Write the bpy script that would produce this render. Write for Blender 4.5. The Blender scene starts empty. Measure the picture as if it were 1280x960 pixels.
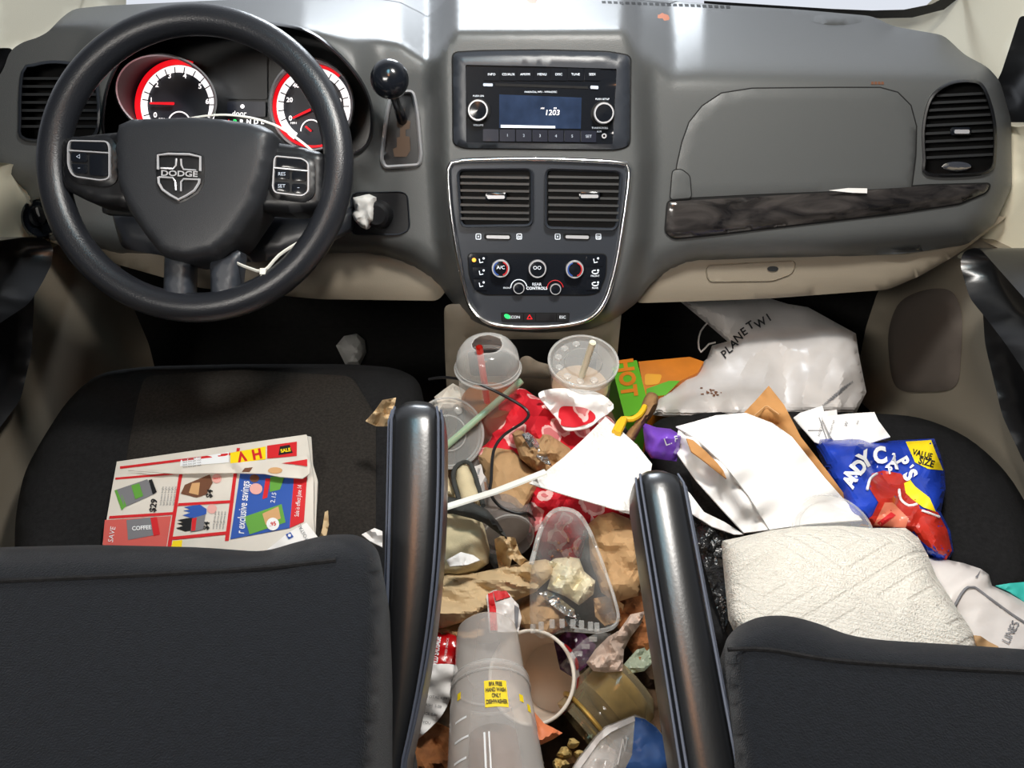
import bpy, bmesh, math, random
import numpy as np
from mathutils import Vector, Matrix, noise
from mathutils.geometry import delaunay_2d_cdt
random.seed(7)
SC = bpy.context.scene
COL = SC.collection
V = Vector
# ------------------------------------------------------------------ camera model (1280x960)
F, CX, CY = 950.0, 640.0, 480.0
PITCH = math.radians(40)
CAM = V((0, 0, 1.2))
cp, sp = math.cos(PITCH), math.sin(PITCH)
def ray(px, py):
    a = (px - CX) / F; b = (CY - py) / F
    return V((a, cp + b * sp, -sp + b * cp))
def Pd(px, py, s): return CAM + ray(px, py) * s
def Pz(px, py, z):
    d = ray(px, py); return CAM + d * ((z - CAM.z) / d.z)
def Py(px, py, y):
    d = ray(px, py); return CAM + d * (y / d.y)
def Px(px, py, x):
    d = ray(px, py); return CAM + d * (x / d.x)
def pix(p):
    q = p - CAM
    dep = q.y * cp - q.z * sp
    return (CX + F * q.x / dep, CY - F * (q.y * sp + q.z * cp) / dep)
def sst(a, b, x):
    t = min(1, max(0, (x - a) / (b - a))); return t * t * (3 - 2 * t)
def lerp_tab(tab, x):
    if x <= tab[0][0]: return tab[0][1]
    for (x0, y0), (x1, y1) in zip(tab, tab[1:]):
        if x <= x1: return y0 + (y1 - y0) * (x - x0) / (x1 - x0)
    return tab[-1][1]

# ------------------------------------------------------------------ materials
def srgb(r, g, b):
    f = lambda c: c / 12.92 if c <= .04045 else ((c + .055) / 1.055) ** 2.4
    return (f(r / 255), f(g / 255), f(b / 255), 1)
def nodes(name):
    m = bpy.data.materials.new(name); m.use_nodes = True
    nt = m.node_tree; b = nt.nodes['Principled BSDF']
    return m, nt, b
def N(nt, t, **kw):
    n = nt.nodes.new(t)
    for k, v in kw.items(): setattr(n, k, v)
    return n
def mat(name, col, rough=.5, metal=0, bump=0, bscale=300, var=0, vscale=20, spec=.5, bdist=.002, sheen=0, coat=0, detail=3, sss=0):
    m, nt, b = nodes(name)
    c = srgb(*col)
    b.inputs['Base Color'].default_value = c
    b.inputs['Roughness'].default_value = rough
    b.inputs['Metallic'].default_value = metal
    b.inputs['Specular IOR Level'].default_value = spec
    if sheen: b.inputs['Sheen Weight'].default_value = sheen
    if coat:
        b.inputs['Coat Weight'].default_value = coat; b.inputs['Coat Roughness'].default_value = .1
    tc = N(nt, 'ShaderNodeTexCoord')
    if var:
        n = N(nt, 'ShaderNodeTexNoise'); n.inputs['Scale'].default_value = vscale; n.inputs['Detail'].default_value = 5
        nt.links.new(tc.outputs['Object'], n.inputs['Vector'])
        r = N(nt, 'ShaderNodeValToRGB')
        r.color_ramp.elements[0].position = .3; r.color_ramp.elements[1].position = .7
        r.color_ramp.elements[0].color = tuple(x * (1 - var) for x in c[:3]) + (1,)
        r.color_ramp.elements[1].color = tuple(min(1, x * (1 + var)) for x in c[:3]) + (1,)
        nt.links.new(n.outputs['Fac'], r.inputs['Fac']); nt.links.new(r.outputs['Color'], b.inputs['Base Color'])
    if bump:
        n2 = N(nt, 'ShaderNodeTexNoise'); n2.inputs['Scale'].default_value = bscale; n2.inputs['Detail'].default_value = detail
        nt.links.new(tc.outputs['Object'], n2.inputs['Vector'])
        bp = N(nt, 'ShaderNodeBump'); bp.inputs['Strength'].default_value = bump; bp.inputs['Distance'].default_value = bdist
        nt.links.new(n2.outputs['Fac'], bp.inputs['Height']); nt.links.new(bp.outputs['Normal'], b.inputs['Normal'])
    return m
def emis(name, col, s, base=None):
    m, nt, b = nodes(name)
    b.inputs['Base Color'].default_value = srgb(*(base or col))
    b.inputs['Emission Color'].default_value = srgb(*col)
    b.inputs['Emission Strength'].default_value = s
    return m
def clear(name, tint=(255, 255, 255), body=.12, rough=.08, haze=(225, 225, 222), edge=.5):
    """thin clear plastic: transparent film with glossy, slightly hazy surface; more reflective at grazing angles"""
    m, nt, b = nodes(name)
    b.inputs['Base Color'].default_value = srgb(*haze); b.inputs['Roughness'].default_value = rough
    b.inputs['Specular IOR Level'].default_value = .8
    tr = N(nt, 'ShaderNodeBsdfTransparent'); tr.inputs['Color'].default_value = srgb(*tint)
    mx = N(nt, 'ShaderNodeMixShader')
    fr = N(nt, 'ShaderNodeLayerWeight'); fr.inputs['Blend'].default_value = .35
    mp = N(nt, 'ShaderNodeMapRange'); mp.inputs['To Min'].default_value = body; mp.inputs['To Max'].default_value = edge
    nt.links.new(fr.outputs['Facing'], mp.inputs['Value'])
    nt.links.new(mp.outputs['Result'], mx.inputs['Fac'])
    nt.links.new(tr.outputs[0], mx.inputs[1]); nt.links.new(b.outputs[0], mx.inputs[2])
    nt.links.new(mx.outputs[0], nt.nodes['Material Output'].inputs['Surface'])
    return m
M = {}
M['dash'] = mat('dash_plastic', (86, 88, 88), .42, bump=.3, bscale=900, bdist=.0007, spec=.55)
M['dash_dark'] = mat('dash_plastic_dark', (50, 54, 61), .36, bump=.15, bscale=900, bdist=.0005)
M['black'] = mat('black_plastic', (22, 23, 26), .4)
M['pit'] = mat('vent_interior', (9, 9, 10), .8)
M['gloss'] = mat('gloss_black_plastic', (22, 25, 31), .16)
M['slat'] = mat('slat_plastic', (44, 45, 46), .35)
M['chrome'] = mat('chrome', (232, 232, 232), .2, 1)
M['satin'] = mat('satin_silver', (212, 212, 216), .35, .45)
M['beige'] = mat('beige_plastic', (142, 132, 116), .55, bump=.25, bscale=700, bdist=.0008)
M['beige_light'] = mat('pillar_trim', (226, 220, 198), .6, bump=.1, bscale=600)
M['door'] = mat('door_plastic', (142, 133, 118), .55, bump=.2, bscale=700)
M['speaker'] = mat('speaker_grille_cloth', (104, 94, 86), .8, bump=.6, bscale=1500)
M['fabric'] = mat('seat_cloth', (31, 31, 32), .95, bump=.6, bscale=1100, var=.25, vscale=260, spec=.15)
M['fabric_mid'] = mat('seat_insert_cloth', (45, 42, 39), .95, bump=.7, bscale=800, var=.3, vscale=300, spec=.15)
M['velour'] = mat('seatback_velour', (13, 16, 21), .9, bump=.5, bscale=900, var=.2, vscale=200, sheen=.08, spec=.15)
M['leather'] = mat('black_leather', (20, 21, 23), .30, bump=.10, bscale=420, bdist=.0006, spec=.7)
M['rim'] = mat('wheel_rubber', (33, 35, 40), .33, bump=.35, bscale=650, bdist=.0008, spec=.6)
M['hub'] = mat('wheel_hub_plastic', (42, 44, 48), .45, bump=.25, bscale=1000, bdist=.0006)
M['carpet'] = mat('carpet_dark', (26, 25, 24), 1, bump=.8, bscale=500, var=.3, vscale=80)
M['stitch'] = mat('stitch_thread', (70, 76, 90), .7)
M['white'] = mat('white_paper', (240, 238, 236), .8, bump=.1, bscale=60)
M['news'] = mat('newsprint', (214, 208, 198), .85, var=.05, vscale=30)
M['card'] = mat('cardboard', (186, 134, 78), .8, var=.08, vscale=40)
M['kraft'] = mat('kraft_paper', (178, 142, 100), .8, bump=.15, bscale=40, var=.14, vscale=35, bdist=.002)
M['kraft2'] = mat('kraft_paper_pale', (206, 180, 140), .8, bump=.15, bscale=40, var=.10, vscale=40, bdist=.002)
M['cream'] = mat('waxed_cream_paper', (228, 218, 184), .35, bump=.15, bscale=40, var=.05, bdist=.002)
M['napkin'] = mat('soiled_napkin', (208, 184, 168), .9, bump=.2, bscale=60, var=.14, vscale=40, bdist=.002)
M['orange_nap'] = mat('stained_brown_paper', (142, 88, 46), .85, bump=.2, bscale=60, var=.35, vscale=40, bdist=.002)
M['khaki'] = mat('khaki_cotton', (196, 182, 148), .9, bump=.3, bscale=900, var=.08, vscale=25)
M['webbing'] = mat('dark_webbing', (48, 50, 48), .8, bump=.3, bscale=900)
M['plasticbag'] = mat('white_plastic_film', (214, 208, 204), .35, bump=.25, bscale=40, var=.04, bdist=.003)
M['purple'] = mat('purple_film', (118, 72, 190), .28, bump=.3, bscale=60, bdist=.002)
M['foil'] = mat('silver_foil', (215, 215, 215), .22, 1, bump=.8, bscale=120, bdist=.004)
M['blue'] = mat('blue_film', (32, 62, 170), .22, bump=.35, bscale=70, var=.25, vscale=30, bdist=.003)
M['bagred'] = mat('red_film', (182, 46, 34), .28, bump=.35, bscale=70, var=.2, vscale=30, bdist=.003)
M['red'] = mat('red_ink', (204, 30, 36), .6)
M['redgloss'] = mat('red_glossy_film', (190, 18, 24), .2, bump=.3, bscale=60, bdist=.002)
M['yellow'] = mat('yellow_ink', (246, 216, 22), .5)
M['ink'] = mat('black_ink', (18, 18, 20), .6)
M['grayink'] = mat('grey_ink', (120, 120, 124), .7)
M['blueink'] = mat('blue_ink', (44, 84, 168), .6)
M['greenink'] = mat('green_ink', (96, 158, 60), .6)
M['tanink'] = mat('tan_ink', (206, 160, 110), .6)
M['brownink'] = mat('brown_ink', (110, 70, 48), .6)
M['orangeink'] = mat('orange_ink', (226, 130, 84), .6)
M['pinkink'] = mat('pink_ink', (226, 168, 160), .6)
M['whiteink'] = mat('white_ink', (236, 238, 240), .5)
M['green_box'] = mat('green_carton', (92, 168, 36), .5)
M['orange_box'] = mat('orange_carton', (206, 120, 28), .5, var=.12, vscale=25)
M['teal'] = mat('teal_plastic', (64, 186, 176), .4)
M['leather_tan'] = mat('worn_tan_leather', (142, 106, 66), .7, bump=.4, bscale=200, var=.2, vscale=60)
M['rope'] = mat('yellow_cord', (226, 180, 20), .6)
M['tie'] = mat('white_nylon', (226, 226, 218), .4)
M['cable'] = mat('black_cable', (20, 20, 22), .4)
M['tissue'] = mat('white_tissue', (228, 226, 222), .85, bump=.3, bscale=100)
M['cupcard'] = mat('paper_cup_inside', (222, 204, 186), .6, var=.05, vscale=30)
M['coffee'] = mat('milky_coffee', (176, 148, 116), .3)
M['tea'] = mat('amber_tea', (126, 76, 40), .2)
M['straw_red'] = mat('red_straw', (226, 50, 34), .3)
M['food'] = mat('food_remains', (206, 176, 110), .7, bump=.8, bscale=150, var=.3, vscale=90)
M['print'] = emis('lit_print_white', (225, 232, 240), .55)
M['print_dim'] = emis('lit_print_dim', (190, 200, 215), .12)
M['g_white'] = emis('gauge_white_glow', (255, 250, 250), 1.15)
M['g_red'] = emis('gauge_red_glow', (235, 18, 30), 1.0)
M['g_green'] = emis('indicator_green_glow', (40, 230, 110), .9)
M['amber'] = emis('indicator_amber_glow', (255, 170, 60), 1.2)
M['lcd'] = mat('radio_screen', (44, 58, 84), .12, var=.35, vscale=30)
M['lcd2'] = mat('cluster_screen', (26, 30, 44), .3)
M['dial'] = mat('gauge_dial', (40, 42, 52), .5)
M['dial_red'] = emis('gauge_red_spill', (110, 24, 40), .03, (46, 42, 48))
M['clear'] = clear('clear_plastic', body=.04, edge=.5)
M['clear_lid'] = clear('clear_lid_plastic', body=.22, edge=.75, rough=.12)
M['clear_tumbler'] = clear('frosted_tumbler_plastic', body=.24, edge=.66, rough=.14, haze=(232, 226, 220))
M['clear_jar'] = clear('jar_plastic', tint=(245, 235, 205), body=.16, edge=.6, haze=(200, 185, 150))
M['clear_green'] = clear('green_straw_plastic', tint=(200, 226, 200), body=.5, edge=.8, haze=(190, 214, 186))
M['clear_grey'] = clear('grey_cup_plastic', body=.3, edge=.7, haze=(160, 152, 148))
M['blackfilm'] = mat('black_plastic_film', (24, 24, 24), .25, bump=.9, bscale=90, bdist=.006)
M['gold'] = mat('gold_rim', (196, 160, 84), .35, .6)
M['wood'] = None
def wood():
    m, nt, b = nodes('dark_burl_trim')
    tc = N(nt, 'ShaderNodeTexCoord'); mp = N(nt, 'ShaderNodeMapping'); mp.inputs['Scale'].default_value = (9, 30, 30)
    n = N(nt, 'ShaderNodeTexNoise'); n.inputs['Scale'].default_value = 1.6; n.inputs['Detail'].default_value = 8; n.inputs['Distortion'].default_value = 1.2
    r = N(nt, 'ShaderNodeValToRGB'); r.color_ramp.elements[0].position = .35; r.color_ramp.elements[1].position = .72
    r.color_ramp.elements[0].color = srgb(24, 23, 24); r.color_ramp.elements[1].color = srgb(74, 70, 68)
    nt.links.new(tc.outputs['Object'], mp.inputs[0]); nt.links.new(mp.outputs[0], n.inputs['Vector'])
    nt.links.new(n.outputs['Fac'], r.inputs['Fac']); nt.links.new(r.outputs[0], b.inputs['Base Color'])
    b.inputs['Roughness'].default_value = .16
    return m
M['wood'] = wood()
def floral():
    m, nt, b = nodes('red_floral_cloth')
    tc = N(nt, 'ShaderNodeTexCoord')
    n = N(nt, 'ShaderNodeTexNoise'); n.inputs['Scale'].default_value = 60; n.inputs['Detail'].default_value = 2
    ad = N(nt, 'ShaderNodeVectorMath', operation='MULTIPLY_ADD'); ad.inputs[1].default_value = (.012,) * 3
    nt.links.new(tc.outputs['Object'], n.inputs['Vector']); nt.links.new(n.outputs['Color'], ad.inputs[0]); nt.links.new(tc.outputs['Object'], ad.inputs[2])
    v = N(nt, 'ShaderNodeTexVoronoi'); v.inputs['Scale'].default_value = 27
    nt.links.new(ad.outputs[0], v.inputs['Vector'])
    r = N(nt, 'ShaderNodeValToRGB'); r.color_ramp.interpolation = 'CONSTANT'
    e = r.color_ramp.elements; e[0].position = 0; e[0].color = srgb(212, 120, 122); e[1].position = .34; e[1].color = srgb(238, 190, 186)
    x = e.new(.43); x.color = srgb(206, 18, 38)
    nt.links.new(v.outputs['Distance'], r.inputs['Fac']); nt.links.new(r.outputs[0], b.inputs['Base Color'])
    b.inputs['Roughness'].default_value = .75
    return m
M['floral'] = floral()
def towel_mat():
    m, nt, b = nodes('embossed_paper_towel')
    b.inputs['Base Color'].default_value = srgb(236, 231, 220); b.inputs['Roughness'].default_value = .9
    tc = N(nt, 'ShaderNodeTexCoord')
    mp = N(nt, 'ShaderNodeMapping'); mp.inputs['Rotation'].default_value = (0, 0, .15)
    nt.links.new(tc.outputs['Object'], mp.inputs[0])
    w = N(nt, 'ShaderNodeTexWave'); w.bands_direction = 'Y'; w.inputs['Scale'].default_value = 66; w.inputs['Distortion'].default_value = 5; w.inputs['Detail'].default_value = 1; w.inputs['Detail Scale'].default_value = 9
    nt.links.new(mp.outputs[0], w.inputs['Vector'])
    # quilted nested diamonds
    mp2 = N(nt, 'ShaderNodeMapping'); mp2.inputs['Rotation'].default_value = (0, 0, .785); mp2.inputs['Scale'].default_value = (9, 9, 0)
    mp3 = N(nt, 'ShaderNodeMapping'); mp3.inputs['Scale'].default_value = (1, 1.25, 1); nt.links.new(mp.outputs[0], mp3.inputs[0]); nt.links.new(mp3.outputs[0], mp2.inputs[0])
    fr = N(nt, 'ShaderNodeVectorMath', operation='FRACTION'); nt.links.new(mp2.outputs[0], fr.inputs[0])
    sb = N(nt, 'ShaderNodeVectorMath', operation='SUBTRACT'); sb.inputs[1].default_value = (.5, .5, 0); nt.links.new(fr.outputs[0], sb.inputs[0])
    ab = N(nt, 'ShaderNodeVectorMath', operation='ABSOLUTE'); nt.links.new(sb.outputs[0], ab.inputs[0])
    sp_ = N(nt, 'ShaderNodeSeparateXYZ'); nt.links.new(ab.outputs[0], sp_.inputs[0])
    mxm = N(nt, 'ShaderNodeMath', operation='MAXIMUM'); nt.links.new(sp_.outputs[0], mxm.inputs[0]); nt.links.new(sp_.outputs[1], mxm.inputs[1])
    k = N(nt, 'ShaderNodeMath', operation='MULTIPLY'); k.inputs[1].default_value = 37.7; nt.links.new(mxm.outputs[0], k.inputs[0])
    sn = N(nt, 'ShaderNodeMath', operation='COSINE'); nt.links.new(k.outputs[0], sn.inputs[0])
    g = N(nt, 'ShaderNodeMapRange'); g.inputs['From Min'].default_value = .55; g.inputs['From Max'].default_value = .95; nt.links.new(sn.outputs[0], g.inputs['Value'])
    a = N(nt, 'ShaderNodeMath', operation='MULTIPLY_ADD'); a.inputs[1].default_value = -1.1
    nt.links.new(g.outputs[0], a.inputs[0]); nt.links.new(w.outputs['Fac'], a.inputs[2])
    bp = N(nt, 'ShaderNodeBump'); bp.inputs['Strength'].default_value = .7; bp.inputs['Distance'].default_value = .0018
    nt.links.new(a.outputs[0], bp.inputs['Height']); nt.links.new(bp.outputs[0], b.inputs['Normal'])
    return m
M['towel'] = towel_mat()
M['towel2'] = mat('dimpled_paper_towel', (232, 230, 226), .9, bump=.9, bscale=300, bdist=.0016, detail=0)

# ------------------------------------------------------------------ mesh helpers
class MB:
    def __init__(s): s.v = []; s.f = []; s.m = []
    def add(s, vs, fs, mi=0):
        o = len(s.v); s.v += [V(p) for p in vs]
        for f in fs: s.f.append(tuple(i + o for i in f)); s.m.append(mi)
    def tube(s, pts, r, mi=0, closed=False, seg=10, flat=1.0, up=None, caps=True):
        pts = [V(p) for p in pts]; n = len(pts); rr = r if isinstance(r, (list, tuple)) else [r] * n
        tang = []
        for i in range(n):
            a = pts[(i - 1) % n] if (closed or i > 0) else pts[i]
            b = pts[(i + 1) % n] if (closed or i < n - 1) else pts[i]
            t = (b - a); tang.append(t.normalized() if t.length > 1e-9 else V((0, 0, 1)))
        u = V(up) if up is not None else V((0, 0, 1)) if abs(tang[0].z) < .9 else V((1, 0, 0))
        vs = []
        for i in range(n):
            t = tang[i]
            if up is not None: u = V(up)
            x = u.cross(t)
            if x.length < 1e-6: x = V((1, .2, .1)).cross(t)
            x.normalize(); y = t.cross(x).normalized()
            if up is None: u = y
            for k in range(seg):
                a = 2 * math.pi * k / seg
                vs.append(pts[i] + x * math.cos(a) * rr[i] + y * math.sin(a) * rr[i] * flat)
        fs = []
        for i in range(n if closed else n - 1):
            j = (i + 1) % n
            for k in range(seg):
                l = (k + 1) % seg
                fs.append((i * seg + k, i * seg + l, j * seg + l, j * seg + k))
        if not closed and caps:
            fs.append(tuple(range(seg))[::-1]); fs.append(tuple((n - 1) * seg + k for k in range(seg)))
        s.add(vs, fs, mi)
    def lathe(s, prof, org, axis, mi=0, seg=40, squash=None, close=False):
        """prof [(r,h)]; rings around axis from org"""
        ax = V(axis).normalized(); x = ax.orthogonal().normalized(); y = ax.cross(x)
        if squash: pass
        vs = []; fs = []
        for r, h in prof:
            for k in range(seg):
                a = 2 * math.pi * k / seg
                vs.append(V(org) + ax * h + (x * math.cos(a) + y * math.sin(a)) * r)
        n = len(prof)
        for i in range(n if close else n - 1):
            j = (i + 1) % n
            for k in range(seg):
                l = (k + 1) % seg
                fs.append((i * seg + k, i * seg + l, j * seg + l, j * seg + k))
        s.add(vs, fs, mi)
    def box(s, c, ax, ay, az, mi=0):
        c, ax, ay, az = V(c), V(ax), V(ay), V(az); vs = []
        for i in (-1, 1):
            for j in (-1, 1):
                for k in (-1, 1): vs.append(c + ax * i + ay * j + az * k)
        s.add(vs, [(0, 1, 3, 2), (4, 6, 7, 5), (0, 4, 5, 1), (2, 3, 7, 6), (0, 2, 6, 4), (1, 5, 7, 3)], mi)
    def build(s, name, mats, parent=None, ang=35, smooth=True, bevel=0, local=False):
        if not isinstance(mats, (list, tuple)): mats = [mats]
        me = bpy.data.meshes.new(name)
        if parent is not None:
            top = parent
            while top.parent: top = top.parent
            org = V(top.location)
        else:
            xs = np.array([tuple(p) for p in s.v]); lo, hi = xs.min(0), xs.max(0)
            org = V(((lo[0] + hi[0]) / 2, (lo[1] + hi[1]) / 2, lo[2]))
        if local: org = V((0, 0, 0))
        me.from_pydata([tuple(p - org) for p in s.v], [], s.f)
        for m in mats: me.materials.append(M[m] if isinstance(m, str) else m)
        me.polygons.foreach_set('material_index', s.m)
        me.polygons.foreach_set('use_smooth', [smooth] * len(s.f))
        me.validate(); me.update()
        bm = bmesh.new(); bm.from_mesh(me); bmesh.ops.recalc_face_normals(bm, faces=bm.faces); bm.to_mesh(me); bm.free()
        if smooth: me.set_sharp_from_angle(angle=math.radians(ang))
        o = bpy.data.objects.new(name, me); COL.objects.link(o)
        if parent is not None: o.parent = parent
        else: o.location = org
        if bevel:
            b = o.modifiers.new('bevel', 'BEVEL'); b.width = bevel; b.segments = 2; b.limit_method = 'ANGLE'; b.angle_limit = .6
        return o
def tag(o, label, cat, group=None):
    o['label'] = label; o['category'] = cat
    if group: o['group'] = group
    return o
def thing(name, label, cat, loc=(0, 0, 0), group=None):
    o = bpy.data.objects.new(name, None); o.empty_display_size = .05; COL.objects.link(o); o.location = V(loc)
    return tag(o, label, cat, group)
def struct(o):
    o['kind'] = 'structure'; return o

# ---- 2D outlines
def cat_closed(pts, step):
    out = []; n = len(pts)
    for i in range(n):
        p0, p1, p2, p3 = (np.array(pts[(i + k) % n], float) for k in (-1, 0, 1, 2))
        m = max(1, int(np.hypot(*(p2 - p1)[:2]) / step))
        for k in range(m):
            t = k / m
            out.append(tuple(.5 * ((2 * p1) + (-p0 + p2) * t + (2 * p0 - 5 * p1 + 4 * p2 - p3) * t * t + (-p0 + 3 * p1 - 3 * p2 + p3) * t ** 3)))
    return out
def lin_closed(pts, step):
    out = []; n = len(pts)
    for i in range(n):
        a = np.array(pts[i], float); b = np.array(pts[(i + 1) % n], float)
        m = max(1, int(np.hypot(*(b - a)[:2]) / step))
        for k in range(m): out.append(tuple(a + (b - a) * k / m))
    return out
def cat_open(pts, step=6):
    out = []; n = len(pts)
    for i in range(n - 1):
        p0, p1, p2, p3 = (np.array(pts[min(n - 1, max(0, i + k))], float) for k in (-1, 0, 1, 2))
        m = max(1, int(np.hypot(*(p2 - p1)[:2]) / step))
        for k in range(m):
            t = k / m
            out.append(tuple(.5 * ((2 * p1) + (-p0 + p2) * t + (2 * p0 - 5 * p1 + 4 * p2 - p3) * t * t + (-p0 + 3 * p1 - 3 * p2 + p3) * t ** 3)))
    out.append(tuple(pts[-1])); return out
def rpoly(pts, r, seg=4):
    """round the corners of a polygon"""
    out = []; n = len(pts)
    for i in range(n):
        p = V(pts[i][:2]); a = V(pts[i - 1][:2]); b = V(pts[(i + 1) % n][:2])
        da, db = a - p, b - p; k = min(r, da.length * .45, db.length * .45)
        A = p + da.normalized() * k; B = p + db.normalized() * k
        for j in range(seg + 1):
            t = j / seg; out.append(tuple(A * (1 - t) ** 2 + p * 2 * t * (1 - t) + B * t * t))
    return out
def rr(x0, y0, x1, y1, r=3): return rpoly([(x0, y0), (x1, y0), (x1, y1), (x0, y1)], r)
def ell(cx, cy, rx, ry, n=40, rot=0, a0=0, a1=2 * math.pi):
    o = []
    for k in range(n):
        a = a0 + (a1 - a0) * k / n; x = rx * math.cos(a); y = ry * math.sin(a)
        o.append((cx + x * math.cos(rot) - y * math.sin(rot), cy + x * math.sin(rot) + y * math.cos(rot)))
    return o
def inpoly(P, poly):
    poly = np.array([p[:2] for p in poly]); x, y = P[:, 0], P[:, 1]; ins = np.zeros(len(P), bool)
    j = len(poly) - 1
    for i in range(len(poly)):
        xi, yi = poly[i]; xj, yj = poly[j]
        c = ((yi > y) != (yj > y)) & (x < (xj - xi) * (y - yi) / ((yj - yi) if yj != yi else 1e-12) + xi)
        ins ^= c; j = i
    return ins
def edist(P, poly):
    A = np.array([p[:2] for p in poly], float); AB = np.roll(A, -1, 0) - A; L = (AB ** 2).sum(1) + 1e-12
    out = np.empty(len(P))
    for c in range(0, len(P), 2000):
        Q = P[c:c + 2000, None, :] - A[None]
        t = np.clip((Q * AB[None]).sum(2) / L, 0, 1)
        out[c:c + 2000] = np.sqrt(((Q - t[..., None] * AB[None]) ** 2).sum(2)).min(1)
    return out
def tri2d(outline, step, holes=()):
    rng = random.Random(len(outline) * 31 + int(step * 10))
    ol = np.array([p[:2] for p in outline]); lo, hi = ol.min(0), ol.max(0)
    pts = [tuple(p) for p in ol]; edges = [(i, (i + 1) % len(ol)) for i in range(len(ol))]
    for h in holes:
        o = len(pts); pts += [tuple(p[:2]) for p in h]; edges += [(o + i, o + (i + 1) % len(h)) for i in range(len(h))]
    g = []; y = lo[1]; row = 0
    while y < hi[1]:
        x = lo[0] + (step / 2 if row % 2 else 0)
        while x < hi[0]:
            g.append((x + rng.uniform(-.15, .15) * step, y + rng.uniform(-.15, .15) * step)); x += step
        y += step * .87; row += 1
    if g:
        G = np.array(g); k = inpoly(G, outline) & (edist(G, outline) > step * .45)
        for h in holes: k &= ~inpoly(G, h) & (edist(G, h) > step * .45)
        pts += [tuple(p) for p in G[k]]
    vc, _, fc, *_ = delaunay_2d_cdt([V(p) for p in pts], edges, [], 0, 1e-5)
    P = np.array([(v.x, v.y) for v in vc]); T = np.array([tuple(f) for f in fc])
    C = P[T].mean(1); k = inpoly(C, outline)
    for h in holes: k &= ~inpoly(C, h)
    T = T[k]
    # outline edges
    cnt = {}
    for t in T:
        for a, b in ((t[0], t[1]), (t[1], t[2]), (t[2], t[0])): cnt[(a, b)] = 1
    B = [(a, b) for (a, b) in cnt if (b, a) not in cnt]
    return P, T, B
def patch(mb, outline, surf, lift=0, thick=0, mi=0, step=8, holes=(), edge=0, edge_drop=0, side_mi=None, bottom=True, thickv=None, puff=0, puffw=20):
    """fill an outline laid on a surface: surf(px,py,lift)->point. thick: depth of a solid slab; edge/edge_drop: rounded rim"""
    P, T, B = tri2d(outline, step, holes)
    D = edist(P, outline) if (edge or puff) else None
    top = []
    for i, (x, y) in enumerate(P):
        l = lift
        if edge and D[i] < edge:
            q = 1 - D[i] / edge; l -= edge_drop * (1 - math.sqrt(max(0, 1 - q * q)))
        if puff:
            q = min(1, D[i] / puffw); l += puff * math.sqrt(max(0, 1 - (1 - q) ** 2))
        top.append(surf(x, y, l))
    n = len(top); vs = list(top); fs = [tuple(t) for t in T]
    mb_mi = mi
    if thick or thickv is not None:
        used = sorted({i for t in T for i in t})
        for i in range(n):
            vs.append(top[i] + V(thickv) if thickv is not None else surf(P[i][0], P[i][1], lift - edge_drop - thick))
        mb.add(vs, fs + ([tuple(j + n for j in reversed(t)) for t in T] if bottom else []), mi)
        o = len(mb.v) - len(vs)
        for a, b in B:
            mb.f.append((o + b, o + a, o + a + n, o + b + n)); mb.m.append(mi if side_mi is None else side_mi)
    else: mb.add(vs, fs, mi)
def ring(mb, outer, inner, surf, prof, mi=0):
    """closed strip between two outlines of the same length; prof [(t, lift)] across it"""
    n = len(outer); vs = []; fs = []; k = len(prof)
    for t, l in prof:
        for (a, b) in zip(outer, inner): vs.append(surf(a[0] + (b[0] - a[0]) * t, a[1] + (b[1] - a[1]) * t, l))
    for i in range(k - 1):
        for j in range(n):
            q = (j + 1) % n; fs.append((i * n + j, i * n + q, (i + 1) * n + q, (i + 1) * n + j))
    mb.add(vs, fs, mi)
def scale_out(pts, d):
    """offset an outline outward by d px (inward when negative)"""
    n = len(pts); c = [V(p[:2]) for p in pts]
    ar = sum(c[i].x * c[(i + 1) % n].y - c[(i + 1) % n].x * c[i].y for i in range(n))
    sg = 1 if ar > 0 else -1; out = []
    for i in range(n):
        t = (c[(i + 1) % n] - c[i - 1])
        t = t.normalized() if t.length > 1e-9 else V((1, 0))
        out.append((c[i].x + t.y * d * sg, c[i].y - t.x * d * sg))
    return out
def px_tube(mb, pts, surf, lift, rpx, mi=0, closed=False, smooth=True, step=5, seg=8, dep=.93, flat=1.0):
    q = (cat_closed(pts, step) if closed else cat_open(pts, step)) if smooth else pts
    mb.tube([surf(p[0], p[1], lift) for p in q], rpx * dep / F, mi, closed, seg, flat)
_TXT = {}
def glyphs(s, bold=0.0):
    if (s, bold) in _TXT: return _TXT[(s, bold)]
    cu = bpy.data.curves.new('t', 'FONT'); cu.body = s; cu.size = 1; cu.align_x = 'CENTER'; cu.align_y = 'CENTER'; cu.resolution_u = 3; cu.offset = bold
    o = bpy.data.objects.new('t', cu); COL.objects.link(o)
    dg = bpy.context.evaluated_depsgraph_get(); me = o.evaluated_get(dg).to_mesh()
    r = ([(v.co.x, v.co.y) for v in me.vertices], [tuple(p.vertices) for p in me.polygons])
    o.evaluated_get(dg).to_mesh_clear(); bpy.data.objects.remove(o); bpy.data.curves.remove(cu)
    _TXT[(s, bold)] = r; return r
def text(mb, s, surf, px, py, size, lift, mi=0, ang=0, aspect=1.0, bold=0.0, shear=0):
    vs, fs = glyphs(s, bold); c, n = math.cos(math.radians(ang)), math.sin(math.radians(ang)); out = []
    for x, y in vs:
        x = (x + shear * y) * size * aspect; y = y * size
        out.append(surf(px + x * c - y * n, py - (x * n + y * c), lift))
    mb.add(out, fs, mi)
def idw(ctrl):
    A = np.array([c[:2] for c in ctrl], float); Z = np.array([c[2] for c in ctrl], float)
    def f(x, y):
        d = (A[:, 0] - x) ** 2 + (A[:, 1] - y) ** 2 + 4; w = 1 / d ** 1.5; return float((w * Z).sum() / w.sum())
    return f
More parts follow.
